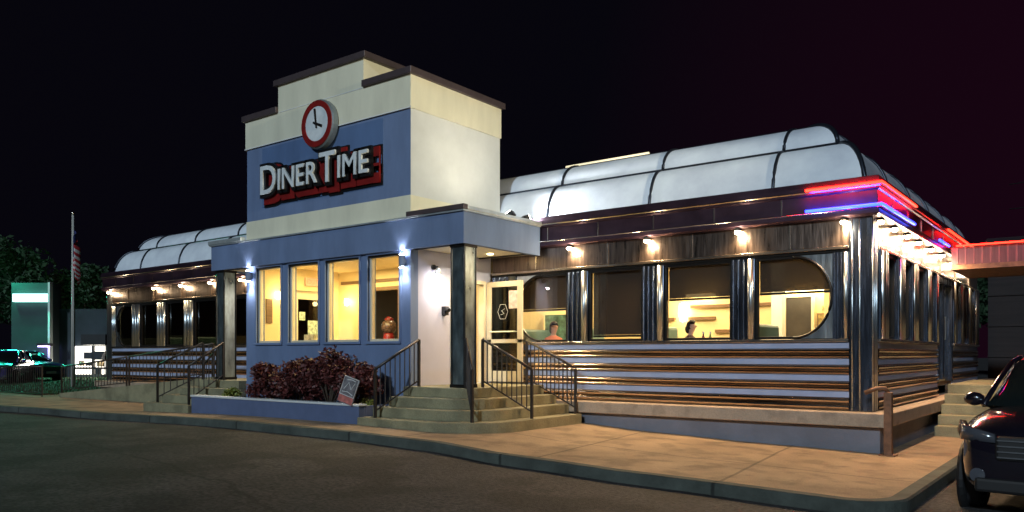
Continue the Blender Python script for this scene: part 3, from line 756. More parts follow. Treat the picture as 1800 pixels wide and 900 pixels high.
# vestibule interior
m = MB(); m.box(VX0+.2, -14.6, 13.1, 13.2, .9, 3.5); m.box(-13.2, VX1-.2, 13.1, 13.2, .9, 3.5); m.box(-14.6, -13.2, 13.1, 13.2, 3.0, 3.5)
part(m, 'inner_wall', M['wallin'])
m = MB(); m.box(VX0+.2, VX0+.215, VY+.2, DY0, .9, 3.5); m.box(VX0+.2, VX0+.215, DY1, 13.1, .9, 3.5); m.box(VX0+.2, VX0+.215, DY0, DY1, 3.0, 3.5)
m.box(VX1-.215, VX1-.2, VY+.2, DY0, .9, 3.5); m.box(VX1-.215, VX1-.2, DY1, 13.1, .9, 3.5); part(m, 'inner_wall_lining', M['wallin'])
m = MB(); m.box(VX0+.2, VX1-.2, VY+.2, 13.1, 3.5, 3.55); part(m, 'vestibule_ceiling', M['wallin'])
m = MB(); m.box(VX0+.2, VX1-.2, VY+.2, 13.1, .85, .9); part(m, 'vestibule_floor', M['floorin'])
m = MB(); t = .09; m.box(-14.6, -14.6+t, 13.05, 13.099, .9, 3.0); m.box(-13.2-t, -13.2, 13.05, 13.099, .9, 3.0); m.box(-14.6, -13.2, 13.05, 13.099, 3.0, 3.08); part(m, 'inner_door_frame', M['wood'])
m = MB(); m.box(-14.8, -13.0, 15.0, 15.1, .9, 3.4); part(m, 'back_counter_wall', mat('olive_back_wall', (.13, .12, .06), .7, var=.6, scale=3))
m = MB(); m.box(-14.7, -13.1, 14.6, 14.99, .9, 2.0); m.box(-14.7, -13.1, 14.8, 14.99, 2.5, 2.56); part(m, 'back_counter', M['door'])
light('hall_light', 'POINT', (-13.9, 14.0, 3.2), 22, (1, .8, .45), None, D, shadow_soft_size=.1)
m = MB(); xg = VX0+.1; m.box(xg, xg+.05, DY0+.07, DY0+.2, .93, 2.93); m.box(xg, xg+.05, DY1-.2, DY1-.07, .93, 2.93); m.box(xg, xg+.05, DY0+.2, DY1-.2, 2.8, 2.93); m.box(xg, xg+.05, DY0+.2, DY1-.2, 1.72, 1.82); ld = part(m, 'entrance_door', M['door'])
m = MB(); m.box(xg+.02, xg+.026, DY0+.2, DY1-.2, .93, 2.8); part(m, 'pane', M['glass_dark'], ld)
m = MB(); m.box(xg+.03, xg+.036, DY0+.25, DY0+.42, 2.3, 2.5); m.box(xg+.03, xg+.036, DY0+.5, DY0+.8, 1.9, 2.3); m.box(xg+.03, xg+.036, DY0+.62, DY0+.85, 1.84, 1.88); part(m, 'notice', mat('paper_mix', (.4, .5, .38), .7, var=.8, scale=14), ld)
m = MB(); m.box(VX0+.4, VX0+.75, 11.9, 12.5, .9, 1.95); part(m, 'host_stand', mat('host_stand_front', (.35, .33, .22), .6, var=.7, scale=8), ld)
m = MB(); m.box(-15.3, -13.3, 13.07, 13.099, 3.2, 3.27); part(m, 'wall_rail', M['wood'])
m = MB(); m.box(VX0+.215, VX0+.24, 10.98, 11.14, 2.2, 2.75); part(m, 'framed_picture', M['wood'])
m = MB(); m.box(VX0+.216, VX0+.28, 12.05, 12.45, 3.12, 3.32)
ex = part(m, 'exit_sign', mat('exit_box', (.6, .45, .35), .5))
# EXIT letters on the sign box (faces +X)
cu = bpy.data.curves.new('exit_text', 'FONT'); cu.body = 'EXIT'; cu.size = .17; cu.extrude = .004
tmp = bpy.data.objects.new('tmp', cu); C.objects.link(tmp)
me = bpy.data.meshes.new_from_object(tmp.evaluated_get(bpy.context.evaluated_depsgraph_get())); bpy.data.objects.remove(tmp)
for v in me.vertices: a, b, c = v.co; v.co = Vector((VX0+.285+c, 12.07+a*.95, 3.16+b))-Vector(D['_o'])
me.materials.clear(); me.materials.append(M['e_exit']); eo = bpy.data.objects.new('exit_lettering', me); C.objects.link(eo); eo.parent = ex
m = MB()
for (x, y, z) in ((VX0+.27, 11.28, 2.83), (-15.0, 13.0, 2.75)): m.lathe([(0, .10), (.05, .09), (.06, .0), (.04, -.07), (0, -.08)], (x, y, z), 14)
part(m, 'vestibule_wall_lamp', M['e_sconce'], smooth=True)
light('vestibule_light', 'AREA', (-13.0, 11.9, 3.46), 160, (1, .76, .32), (-13, 11.9, 0), D, shape='RECTANGLE', size=3.6, size_y=1.4)
light('vestibule_glow', 'POINT', (VX0+.42, 11.28, 2.83), 5, (1, .75, .3), None, D, shadow_soft_size=.06)
light('vestibule_glow', 'POINT', (-15.0, 12.85, 2.75), 6, (1, .75, .3), None, D, shadow_soft_size=.06)

# ------------------------------------------------------------------ gumball machine in the vestibule doorway
gm_ = thing('gumball_machine', (-14.18, 13.62, .9), 'red gumball machine standing in the inner doorway of the entrance', 'gumball machine')
m = MB(); m.lathe([(0, .9), (.19, .9), (.19, .93), (.05, .97), (.045, 1.55), (.12, 1.6), (.2, 1.62), (.13, 1.95), (.12, 2.0), (0, 2.0)], (-14.18, 13.62, 0), 18); m.build('stand', M['red'], gm_, smooth=True)
m = MB(); m.ball((-14.18, 13.62, 2.16), .19, sub=3); m.build('globe', mat('candy_globe', (.10, .06, .045), .25, var=.9, scale=25), gm_, smooth=True)
m = MB(); m.lathe([(.1, 2.31), (.11, 2.35), (.05, 2.4), (0, 2.41)], (-14.18, 13.62, 0), 16); m.build('lid', M['red'], gm_, smooth=True)

# ------------------------------------------------------------------ steps
def rounded_step(mb, x0, x1, y0, y1, z0, z1, r, left=False):
    # plan: straight back at y1; front corner rounded on the outer side
    pts = [(x0, y1), (x0, y0)] if not left else [(x1, y0), (x1, y1)]
    if not left:
        for k in range(13):
            a = -math.pi/2+math.pi/2*k/12; pts.append((x1-r+r*math.cos(a), y0+r+r*math.sin(a)))
        pts.append((x1, y1))
    mb.prism(pts, z0, z1)
ST = thing('entrance_stairs', (-9.5, 11.5, .2), 'concrete steps with rounded corner leading up to the open entrance door', 'stairs')
rs = 1.15
for k in range(4):
    o = .29*(3-k)
    m = MB(); z0 = .2-.25 if k == 0 else .195+.176*k
    z1 = .2+.175*(k+1)
    rounded_step(m, -10.75 if k == 0 else (-10.66 if k == 1 else (-10.55 if k == 2 else VX1+.002)), -8.90+o, 10.42-o, 12.68, z0, z1, min(rs, .30+.28*(3-k)))
    m.build('step' if k < 3 else 'landing', M['step'], ST, bevel=.012)
SL = thing('entrance_stairs', (-17.2, 11.2, .2), 'straight concrete steps by the blue planter leading to the left entrance', 'stairs')
for k in range(4):
    o = .29*(3-k); m = MB()
    m.box(-17.25-o, -16.22 if k < 2 else VX0-.002, 10.42-o, 12.68, .0 if k == 0 else .195+.176*k, .2+.175*(k+1)); m.build('step' if k < 3 else 'landing', M['step'], SL, bevel=.012)
SS = thing('side_stairs', (-1.9, 17.2, 0), 'wide tan concrete steps climbing to the side door beside the black car', 'stairs')
for k in range(5):
    m = MB(); m.box(XR+.31, -.4+.0, 16.3+.36*k, 16.3+.36*(k+1) if k < 4 else 21.2, -.1 if k == 0 else .175*k+.001, .18*(k+1)); m.build('step' if k < 4 else 'landing', M['step'] if k < 4 else M['step'], SS, bevel=.012)

# ------------------------------------------------------------------ railings
def railing(name, p0, p1, label, cat='railing', group=None, h=.86, flat0=.0, nb=9, ztop0=None, ztop1=None, mt=None, down=.0, lower=True):
    """p0 upper foot, p1 lower foot"""
    mt = mt or M['rail']
    p0 = Vector(p0); p1 = Vector(p1); t = thing(name, p0, label, cat, group)
    d = (p1-p0); dh = Vector((d.x, d.y, 0)).normalized()
    a = p0+Vector((0, 0, h)); b = p1+Vector((0, 0, h))
    m = MB(); m.tube([a-dh*flat0, a, b], .026, 8); m.build('top_rail', mt, t, smooth=True)
    if lower:
        m = MB(); m.tube([p0+Vector((0, 0, .12)), p1+Vector((0, 0, .12))], .015, 6); m.build('bottom_rail', mt, t)
    for q, qt in ((p0, a), (p1, b)):
        m = MB(); m.tube([q-Vector((0, 0, down)), qt], .030, 4, square=True); m.build('post', mt, t)
    for k in range(1, nb):
        q = p0+(p1-p0)*k/nb
        m = MB(); m.tube([q+Vector((0, 0, .12 if lower else 0)), q+Vector((0, 0, h-.01))], .011, 6); m.build('baluster', mt, t)
    return t
G = 'railings on the entrance steps'
railing('stair_railing', (-10.17, 10.52, .9), (-10.42, 9.68, .375), 'dark stair railing with balusters between blue wall and shrub', group=G, nb=9)
railing('stair_railing', (-9.1, 11.05, .9), (-8.12, 11.2, .375), 'dark stair railing right of the steel canopy column', group=G, nb=10)
railing('stair_railing', (-9.22, 12.55, .9), (-8.12, 12.6, .375), 'dark stair railing against the chrome siding below the round window', group=G, nb=12)
railing('stair_railing', (-9.02, 10.50, .9), (-8.42, 9.95, .375), 'dark stair railing running down the rounded corner in front of the column', group=G, nb=6)
GL = 'railings on the left steps'
railing('stair_railing', (-16.35, 10.5, .9), (-16.35, 9.65, .375), 'brown handrail rising beside the left end of the blue planter', group=GL, nb=7)
railing('stair_railing', (-17.3, 11.1, .9), (-18.05, 11.05, .375), 'brown handrail on the outer side of the left steps', group=GL, nb=7)
railing('stair_railing', (-17.1, 10.45, .9), (-17.85, 9.75, .375), 'brown handrail at the outer corner of the left steps', group=GL, nb=7)
railing('stair_railing', (-17.3, 12.5, .9), (-18.05, 12.5, .375), 'brown handrail on the left steps nearest the chrome siding', group=GL, nb=7)
# ramp on the left
m = MB(); RY0, RY1 = 11.45, 12.5
prof = [(-26.9, -.1), (-26.9, .18), (-18.3, .86), (-17.9, .86), (-17.9, -.1)]
rp = thing('access_ramp', (-22.5, 12, .1), 'low concrete ramp along the chrome siding left of the steps', 'ramp')
m.prism([(a, b) for a, b in prof], RY0+.12, RY1, 'y'); m.build('ramp_deck', M['step'], rp)
m = MB(); m.prism([(-26.95, -.1), (-26.95, .24), (-18.3, .92), (-18.12, .92), (-18.12, -.1)], RY0, RY0+.11, 'y'); m.build('ramp_kerb', M['step'], rp)
for (x0, x1) in ((-18.35, -22.6), (-22.75, -26.9)):
    f = lambda x: .22+(x+26.9)*.68/8.6
    railing('ramp_railing', (x0, RY0+.05, f(x0)), (x1, RY0+.05, f(x1)), 'dark ramp railing, upper run beside the left steps' if x0 > -20 else 'dark ramp railing, lower run at the far left end', group='ramp railings', nb=22)
railing('ramp_railing', (-27.1, 11.0, .15), (-31.5, 11.2, .1), 'low dark railing on the lawn edge beyond the ramp', group='ramp railings', nb=24, h=.95)

# rusty handrail at the front corner
t = thing('corner_handrail', (-2.72, 12.72, 0), 'rusty brown handrail post standing at the diner corner', 'handrail')
m = MB(); m.box(-2.83, -2.61, 12.60, 12.82, -.05, .015); m.build('base_plate', M['rust'], t)
m = MB(); m.box(-2.775, -2.665, 12.665, 12.775, .0, .93); m.build('post', M['rust'], t, bevel=.01)
m = MB(); m.tube([(-2.72, 12.72, .92), (-2.76, 12.7, .99), (-2.86, 12.66, .99), (-3.02, 12.6, .92)], .032, 8); m.build('top_rail', M['rust'], t, smooth=True)

# right side deck railing
def picket(name, x0, y0, x1, y1, z, h, n, label, group):
    t = thing(name, (x0, y0, z), label, 'railing', group); p = Vector((x0, y0, z)); q = Vector((x1, y1, z))
    m = MB(); m.tube([p+Vector((0, 0, h)), q+Vector((0, 0, h))], .04, 4, square=True); m.build('top_rail', M['shed'], t)
    m = MB(); m.tube([p+Vector((0, 0, .1)), q+Vector((0, 0, .1))], .03, 4, square=True); m.build('bottom_rail', M['shed'], t)
    for i in range(n+1):
        c = p+(q-p)*i/n
        m = MB(); m.tube([c+Vector((0, 0, 0 if i % 8 == 0 else .1)), c+Vector((0, 0, h+(.08 if i % 8 == 0 else 0)))], .045 if i % 8 == 0 else .02, 4, square=True)
        m.build('post' if i % 8 == 0 else 'baluster', M['shed'], t)
picket('deck_railing', -1.4, 21.3, 3.2, 21.3, .9, .95, 32, 'dark reddish picket railing behind the side steps', 'deck railings')
m = MB(); m.box(XR+.31, 3.2, 21.2, 23.4, -.1, .88); tag(m.build('side_deck', M['shed']), 'dark timber deck behind the side steps under the canopy', 'deck')
m = MB(); m.box(-.4, 3.2, 19.0, 21.19, -.1, .88); tag(m.build('side_deck', M['shed']), 'dark timber deck right of the side steps', 'deck')

# ------------------------------------------------------------------ planter, shrubs
m = MB(); PX0, PX1 = -16.2, -10.78
m.box(PX0, PX1, 9.62, 9.78, 0, .56); m.box(PX0, PX0+.15, 9.78, 10.6, 0, .56); m.box(PX1-.15, PX1, 9.78, 10.6, 0, .56)
PL = thing('blue_planter', (-13.5, 9.9, .2), 'long low blue stucco planter under the entrance windows', 'planter')
m.build('planter_wall', mat('planter_stucco', (.09, .12, .22), .8, var=.1, bump=.15, bscale=60), PL, bevel=.01)
m = MB(); m.box(PX0-.02, PX1+.02, 9.60, 9.80, .561, .60); m.build('coping', M['grey'], PL, bevel=.01)
m = MB(); m.box(PX0+.15, PX1-.15, 9.78, 10.61, .1, .50); m.build('soil', M['soil'], PL)

def leafy(mb, c, rx, ry, rz, n, size, clumps=18, seed=1):
    rnd = random.Random(seed)
    cl = []
    for i in range(clumps):
        a = rnd.uniform(0, 6.28); u = rnd.uniform(-.55, 1); rr = math.sqrt(max(.05, 1-u*u))*rnd.uniform(.45, .9)
        cl.append((c[0]+rx*rr*math.cos(a), c[1]+ry*rr*math.sin(a), c[2]+rz*u*.8, rnd.uniform(.28, .55)))
    for i in range(n):
        k = cl[rnd.randrange(len(cl))]
        v = Vector((rnd.gauss(0, 1), rnd.gauss(0, 1), rnd.gauss(0, 1))).normalized()*rnd.uniform(.3, 1.0)**.6*k[3]
        p = Vector((k[0]+v.x*rx, k[1]+v.y*ry, k[2]+v.z*rz))
        if p.z < c[2]-rz*.85: continue
        d = Vector((rnd.uniform(-1, 1), rnd.uniform(-1, 1), rnd.uniform(-.4, 1))).normalized(); e = d.cross(Vector((rnd.uniform(-1, 1), rnd.uniform(-1, 1), rnd.uniform(-1, 1)))).normalized()
        s = size*rnd.uniform(.6, 1.4)
        vs = [mb.bm.verts.new(q) for q in (p-d*s, p+e*s*.45, p+d*s, p-e*s*.45)]; mb.bm.faces.new(vs)
    return cl
def shrub(x, y, z, rx, ry, rz, n, label, group, seed, leafm='leaf_red', size=.045, name='barberry_shrub'):
    t = thing(name, (x, y, z), label, 'shrub', group)
    mb = MB(); cl = leafy(mb, (x, y, z+rz*.95), rx, ry, rz, n, size, 16, seed)
    mb.build('foliage', M[leafm], t)
    mb = MB()
    for k in cl: mb.tube([(x, y, z-.05), ((x+k[0])/2+.04, (y+k[1])/2, (z+k[2])/2+.05), (k[0], k[1], k[2]+.1)], .014, 5, r2=.004)
    mb.build('stem', M['bark'], t)
GS = 'dark red shrubs in the planter'
shrub(-14.05, 10.08, .48, .50, .36, .40, 2300, 'low dark red shrub at the left end of the row in the blue planter', GS, 3)
shrub(-13.1, 10.08, .48, .60, .38, .44, 2800, 'middle dark red shrub in the blue planter', GS, 5)
shrub(-12.1, 10.05, .48, .62, .40, .55, 3100, 'tallest dark red shrub, right of middle in the planter', GS, 8)
shrub(-11.25, 10.05, .48, .50, .38, .42, 2200, 'dark red shrub nearest the stair railing in the blue planter', GS, 12)
shrub(-15.25, 9.98, .48, .22, .16, .14, 900, 'small lime green plant at the left end of the planter', None, 21, 'leaf_lime', .04, 'lime_plant')
shrub(-10.98, 10.0, .48, .14, .14, .10, 420, 'small lime green plant beside the stair railing', None, 22, 'leaf_lime', .04, 'lime_plant')
# yard sign in the shrubs
yt = thing('yard_sign', (-11.05, 9.72, .5), 'small tilted dark sign with pale outline and pink foot among the red shrubs', 'sign')
rot = Matrix.Translation((-11.05, 9.62, .84)) @ Matrix.Rotation(R(14), 4, 'Y') @ Matrix.Rotation(R(-12), 4, 'X')
m = MB(); m.box(-.2, .2, -.008, .008, -.24, .24, rot); m.build('sign_board', mat('sign_face', (.16, .15, .16), .5, var=.6, scale=9), yt)
m = MB(); m.box(-.19, .19, -.0105, -.0082, -.23, -.11, rot); m.build('lower_panel', mat('pink_panel', (.45, .14, .12), .5, var=.4, scale=12), yt)
m = MB()
for P in ([(-.19, -.1), (-.19, .23), (.19, .23), (.19, -.1), (-.19, -.1)], [(-.12, 0), (-.04, .14), (.06, .03), (.12, .16)], [(-.14, -.05), (.0, -.03), (.14, -.06)], [(-.1, .18), (.02, .2), (.12, .19)]):
    m.tube([rot @ Vector((a, -.012, b)) for a, b in P], .006, 5)
m.build('sign_outline', M['white'], yt)
m = MB(); m.tube([(-11.1, 9.66, .45), (-11.06, 9.64, .8)], .01); m.build('stake', M['rail'], yt)

# ------------------------------------------------------------------ floodlights on the canopy roof
def flood(x, y, z, aim, label):
    t = thing('floodlight', (x, y, z), label, 'floodlight', 'floodlights on the canopy roof')
    d = (Vector(aim)-Vector((x, y, z+.15))).normalized(); q = d.to_track_quat('-Z', 'Y').to_matrix().to_4x4(); mt = Matrix.Translation((x, y, z+.15)) @ q
    m = MB(); m.box(-.09, .09, -.07, .07, -.03, .07, mt); m.build('housing', M['plastic'], t, bevel=.01)
    m = MB(); m.box(-.08, .08, -.06, .06, -.036, -.031, mt); m.build('lens', emis('flood_lens', (1, .95, .82), 30), t)
    m = MB(); m.tube([(x, y, z), (x, y, z+.1)], .015); m.build('bracket', M['plastic'], t)
    return t
f1 = flood(-9.28, 12.1, 4.03, (-10.5, 11.7, 6.0), 'black floodlight on the canopy roof aimed at the tower side')
light('flood_glow', 'SPOT', (-9.3, 12.1, 4.24), 60, (1, .90, .68), (-10.45, 11.8, 6.7), f1, spot_size=R(120), spot_blend=1.0, shadow_soft_size=.08)
f2 = flood(-9.35, 12.72, 4.03, (-8.9, 13.8, 4.8), 'black floodlight on the canopy roof aimed at the curved roof panels')
light('flood_glow', 'SPOT', (-9.3, 12.74, 4.23), 90, (.9, .95, 1), (-8.6, 13.6, 4.7), f2, spot_size=R(140), spot_blend=.8, shadow_soft_size=.08)

# ------------------------------------------------------------------ diners at the tables
def person(x, y, label, shirt, hairc='hair', face=180, lean=0.):
    t = thing('person', (x, y, .9), label, 'person')
    t.rotation_euler = (0, 0, R(face))
    V_ = [(0, 0, .5, .14), (0, .01, .72, .15), (0, .03+lean, .98, .16), (0, .04+lean, 1.12, .06), (0, .0+lean, 1.2, .055), (.0, -.02+lean, 1.3, .10), (0, -.02+lean, 1.38, .095),
          (.19, .03+lean, 1.03, .065), (.24, -.05+lean, .78, .05), (.16, -.3+lean, .76, .038), (.1, -.38+lean, .77, .035),
          (-.19, .03+lean, 1.03, .065), (-.24, -.05+lean, .78, .05), (-.16, -.3+lean, .76, .038), (-.1, -.38+lean, .77, .035),
          (.1, -.05, .48, .1), (.12, -.45, .5, .075), (.12, -.45, .07, .045), (.12, -.58, .04, .04),
          (-.1, -.05, .48, .1), (-.12, -.45, .5, .075), (-.12, -.45, .07, .045), (-.12, -.58, .04, .04)]
    E_ = [(0, 1), (1, 2), (2, 3), (3, 4), (4, 5), (5, 6), (2, 7), (7, 8), (8, 9), (9, 10), (2, 11), (11, 12), (12, 13), (13, 14), (0, 15), (15, 16), (16, 17), (17, 18), (0, 19), (19, 20), (20, 21), (21, 22)]
    me = bpy.data.meshes.new('body'); me.from_pydata([v[:3] for v in V_], E_, [])
    o = bpy.data.objects.new('body', me); C.objects.link(o); o.parent = t
    md = o.modifiers.new('skin', 'SKIN')
    for i, v in enumerate(V_): me.skin_vertices[0].data[i].radius = (v[3], v[3]*.85)
    me.skin_vertices[0].data[0].use_root = True
    sb = o.modifiers.new('sub', 'SUBSURF'); sb.levels = 2; sb.render_levels = 2
    # bake so head can be given the skin colour and the rest the clothes
    dg = bpy.context.evaluated_depsgraph_get(); me2 = bpy.data.meshes.new_from_object(o.evaluated_get(dg)); o.modifiers.clear(); o.data = me2
    me2.materials.clear()
    for q in (M['skin'], M[shirt], M['jeans']): me2.materials.append(q)
    for p in me2.polygons:
        p.use_smooth = True; c = p.center
        p.material_index = 0 if (c.z > 1.12 or c.y < -.28+lean and c.z > .65) else (1 if c.z > .56 else 2)
    mb = MB(); mb.ball((0, lean, 1.345), .112, (.95, 1.05, 1.08), 3)
    for v in list(mb.bm.verts):
        if v.co.y < lean-.045 and v.co.z < 1.40: mb.bm.verts.remove(v)
    mb.ball((0, .09+lean, 1.26), .085, (1, .7, 1.2), 2); mb.build('hair', M[hairc], t, smooth=True, local=True)
    mb = MB(); mb.ball((0, lean-.125, 1.315), .016, (1, 1.3, 1.5), 1); mb.build('nose', M['skin'], t, local=True)
    return t
def booth(x, y, label):
    t = thing('booth_bench', (x, y, .9), label, 'booth', 'aqua booth benches along the windows')
    m = MB(); m.box(x-.09, x+.09, y-.55, y+.55, .9, 2.02); m.build('backrest', M['aqua'], t, bevel=.05)
    m = MB(); m.box(x-.55, x+.55, y-.55, y+.55, .9, 1.35); m.build('seat', M['aqua'], t, bevel=.04)
def table(x, y, label):
    t = thing('dining_table', (x, y, .9), label, 'table', 'tables between the booths')
    m = MB(); m.box(x-.33, x+.33, y-.5, y+.5, 1.62, 1.66); m.build('tabletop', M['white'], t, bevel=.01)
    m = MB(); m.tube([(x, y, .9), (x, y, 1.62)], .04); m.lathe([(0, .93), (.25, .92), (.25, .9)], (x, y, 0), 16); m.build('pedestal', M['steel'], t)
BX = [-10.02, -8.7, -7.02, -5.02]
names = ['behind the round left window', 'between the first and second windows', 'behind the third window from the entrance', 'behind the round right window']
for x, n in zip(BX, names): booth(x, 13.95, 'aqua vinyl booth bench '+n)
for x, n in ((-24.1, 'in the second window of the left wing'), (-22.6, 'in the third window of the left wing')): booth(x, 13.7, 'booth bench '+n)
for x, n in zip((-9.35, -7.85, -6.05), ['behind the round left window', 'behind the dark blind window', 'behind the bright third window']): table(x, 13.95, 'white pedestal table '+n)
p1 = person(-9.5, 13.9, 'seated person in a coral shirt behind the round left window', 'shirt3', face=60)
p2 = person(-6.42, 13.75, 'seated person with dark hair leaning forward in the bright third window', 'shirt', face=80, lean=-.14)
p3 = person(-6.0, 15.1, 'seated person in a pink shirt further back in the third window', 'shirt2', face=-80)
for p_, k_ in ((p1, .88), (p2, .84), (p3, .86)): p_.scale = (k_, k_, k_)
def bottle(x, y, mt, label):
    t = thing('sauce_bottle', (x, y, 1.66), label, 'bottle', 'sauce bottles on the dining tables')
    m = MB(); m.lathe([(0, 1.66), (.032, 1.66), (.034, 1.78), (.014, 1.83), (.012, 1.86), (0, 1.86)], (x, y, 0), 14); m.build('bottle_body', M[mt], t, smooth=True)
    m = MB(); m.lathe([(.016, 1.86), (.014, 1.90), (0, 1.905)], (x, y, 0), 12); m.build('cap', M['white'], t)
bottle(-5.98, 13.52, 'red', 'red sauce bottle on the table in the bright third window')
bottle(-5.86, 13.55, 'leaf_lime', 'yellow green sauce bottle on the table in the bright third window')
for x, z, w_, h_, cl in ((-8.9, 2.35, .5, .36, (.25, .10, .06)), (-6.75, 2.2, .34, .26, (.10, .16, .22)), (-4.95, 2.2, .2, .3, (.3, .22, .08))):
    m = MB(); m.box(x-w_/2, x+w_/2, 17.14, 17.2, z-h_/2, z+h_/2); pf = part(m, 'picture_frame', M['wood'])
    m = MB(); m.box(x-w_/2+.03, x+w_/2-.03, 17.125, 17.139, z-h_/2+.03, z+h_/2-.03); part(m, 'picture', mat('picture_print', cl, .5, var=.9, scale=8), pf)
# poster strip seen through the first window
m = MB(); m.box(-10.15, -9.25, 14.5, 14.53, 1.75, 2.36); m2 = m.build('aqua_mural_panel', mat('aqua_mural', (.30, .62, .58), .6, var=.6, scale=7)); tag(m2, 'aqua patterned panel seen through the round left window', 'panel')

# ------------------------------------------------------------------ flagpole
fp = thing('flagpole', (-34.4, 15.15, .12), 'tall slim pale flagpole left of the diner', 'flagpole')
fx, fy = -34.4, 15.15
m = MB(); m.tube([(fx, fy, .1), (fx, fy, 4), (fx, fy, 7.25)], .08, 12, r2=.045); m.build('pole', mat('pole_paint', (.5, .47, .42), .5), fp, smooth=True)
m = MB(); m.ball((fx, fy, 7.31), .07, sub=2); m.build('finial', M['trim'], fp, smooth=True)
m = MB(); m.tube([(fx+.1, fy-.02, .9), (fx+.1, fy-.02, 7.2)], .008, 5); m.build('halyard', M['white'], fp)
fl = thing('flag', (fx+.12, fy, 5.1), 'drooping red and white striped flag with blue corner on the pole', 'flag')
def drape(u, v):   # u across (0 hoist..1 fly), v down (0..1): gathered folds hanging from the hoist
    return (fx+.10+.42*u*(.55+.45*v)+.05*math.sin(u*9+v*3), fy+.10*math.sin(u*14+v*2.2)*(.4+u), 6.6-1.5*v-.95*u*(.8+.2*math.sin(v*3)))
for s in range(13):
    m = MB(); a, b = s/13, (s+1)/13; us = [i/24 for i in range(25)] if s > 6 else [i/24 for i in range(9, 25)]
    m.grid([[drape(u, v) for u in us] for v in (a, (a+b)/2, b)]); m.build('stripe', M['flagred'] if s % 2 == 0 else M['flagwhite'], fl, smooth=True)
m = MB(); m.grid([[drape(u/24, v*7/13/6) for u in range(10)] for v in range(7)]); m.build('canton', M['flagblue'], fl, smooth=True)

# ------------------------------------------------------------------ left background
LBK = thing('tower_sign_building', (-54, 22, 0), 'tall grey slab lit green by a glowing light bar at the far left', 'building')
Rv = Vector((.7948, .6069, 0)); Fv = Vector((-.6069, .7948, 0))
def bgbox(mb, px0, px1, d, z0, z1, thick):
    x0 = (px0-900)/1400*d; x1 = (px1-900)/1400*d
    ang = math.atan2(.6069, .7948); mt = Matrix.Rotation(ang, 4, 'Z')
    mb.box(x0, x1, d, d+thick, z0, z1, mt)
def bgp(px, d, z): x = (px-900)/1400*d; return Rv*x+Fv*d+Vector((0, 0, z))
m = MB(); bgbox(m, 20, 87, 46, 0, 5.6, 1.2); m.build('slab', M['slab'], LBK)
m = MB(); bgbox(m, 22, 83, 45.75, 4.5, 4.95, .24); m.build('light_bar', M['e_green'], LBK)
m = MB(); bgbox(m, 84, 87.5, 45.6, 0, 5.6, .3); m.build('edge_strip', M['white'], LBK)
m = MB(); bgbox(m, 64, 84, 45.3, 1.95, 2.1, .7); m.build('wall_light_hood', M['black'], LBK)
m = MB(); bgbox(m, 66, 83, 45.35, 1.9, 1.949, .5); m.build('wall_light_lens', M['e_purple'], LBK)
c = bgp(53, 45.2, 4.7)
light('light_bar_glow', 'POINT', c+Vector((0, 0, 1.9))-Rv*2, 420, (.03, 1, .55), None, LBK, shadow_soft_size=.2)  # added green lamp above the slab, spreads the bar's tint to the trees
light('light_bar_glow', 'AREA', c, 330, (.02, 1, .6), c-Fv*3+Vector((0, 0, -1.6)), LBK, shape='RECTANGLE', size=2.0, size_y=.5)
c = bgp(75, 45.1, 1.8); light('purple_glow', 'POINT', c, 26, (.4, .35, 1), None, LBK, shadow_soft_size=.1)
SHP = thing('corner_shop', (-48, 30, 0), 'low green grey shop with a bright lit window under a dark awning', 'building')
m = MB(); bgbox(m, 87.6, 196, 47, 0, 4.15, 5); m.build('wall', M['slab'], SHP)
m = MB(); bgbox(m, 142, 185, 44.9, 2.0, 2.6, 2.0); m.build('awning', M['black'], SHP)
m = MB(); bgbox(m, 132, 182, 46.8, .3, 1.95, .19); m.build('lit_window', M['e_shop'], SHP)
m = MB()
for p0, p1, z0, z1 in ((147, 162, 1.2, 1.6), (165, 184, 1.15, 1.65), (132, 186, .6, .72), (161, 164, .3, 1.95), (150, 160, .8, 1.0), (168, 176, .3, .6)): bgbox(m, p0, p1, 46.6, z0, z1, .19)
m.build('window_posters', M['plastic'], SHP)
m = MB(); bgbox(m, 170, 181, 46.6, .75, 1.1, .19); bgbox(m, 138, 146, 46.6, .8, 1.1, .19); m.build('warm_notices', mat('warm_paper', (.6, .4, .2), .7), SHP)
light('shop_glow', 'AREA', bgp(158, 46.3, 1.4), 60, (1, .9, .75), bgp(158, 40, 0), SHP, shape='RECTANGLE', size=1.6, size_y=.8)
# pedestal sign in front of the slab
ps = thing('pedestal_sign', bgp(32, 40, 0), 'small dark pedestal sign in front of the green lit slab', 'sign')
m = MB(); bgbox(m, 22, 44, 40, 1.1, 1.3, .3); m.build('sign_board', M['black'], ps)
m = MB(); bgbox(m, 31, 36, 40.1, 0, 1.1, .1); m.build('post', M['rail'], ps)

# trees
def tree(x, y, h, rx, rz, n, label, seed, size=.22, name='broadleaf_tree'):
    t = thing(name, (x, y, 0), label, 'tree', 'trees behind the buildings'); rnd = random.Random(seed)
    mb = MB(); cl = leafy(mb, (x, y, h-rz), rx, rx, rz, n, size, 26, seed); mb.build('crown', M['leaf'], t)
    mb = MB(); mb.tube([(x, y, -.1), (x+.1, y, h*.3), (x, y+.1, h*.6)], .22, 8, r2=.12)
    for k in cl[:12]: mb.tube([(x+.05, y, h*.35), ((x+k[0])/2, (y+k[1])/2, (h*.45+k[2])/2+.4), k[:3]], .08, 6, r2=.02)
    mb.build('trunk', M['bark'], t)
c = bgp(-12, 58, 0); tree(c.x, c.y, 9.6, 3.6, 3.4, 7000, 'dark tree tinted green at the left edge behind the lit slab', 31)
c = bgp(150, 62, 0); tree(c.x, c.y, 8.2, 2.9, 2.8, 6000, 'dark tree behind the flagpole and shop', 33)
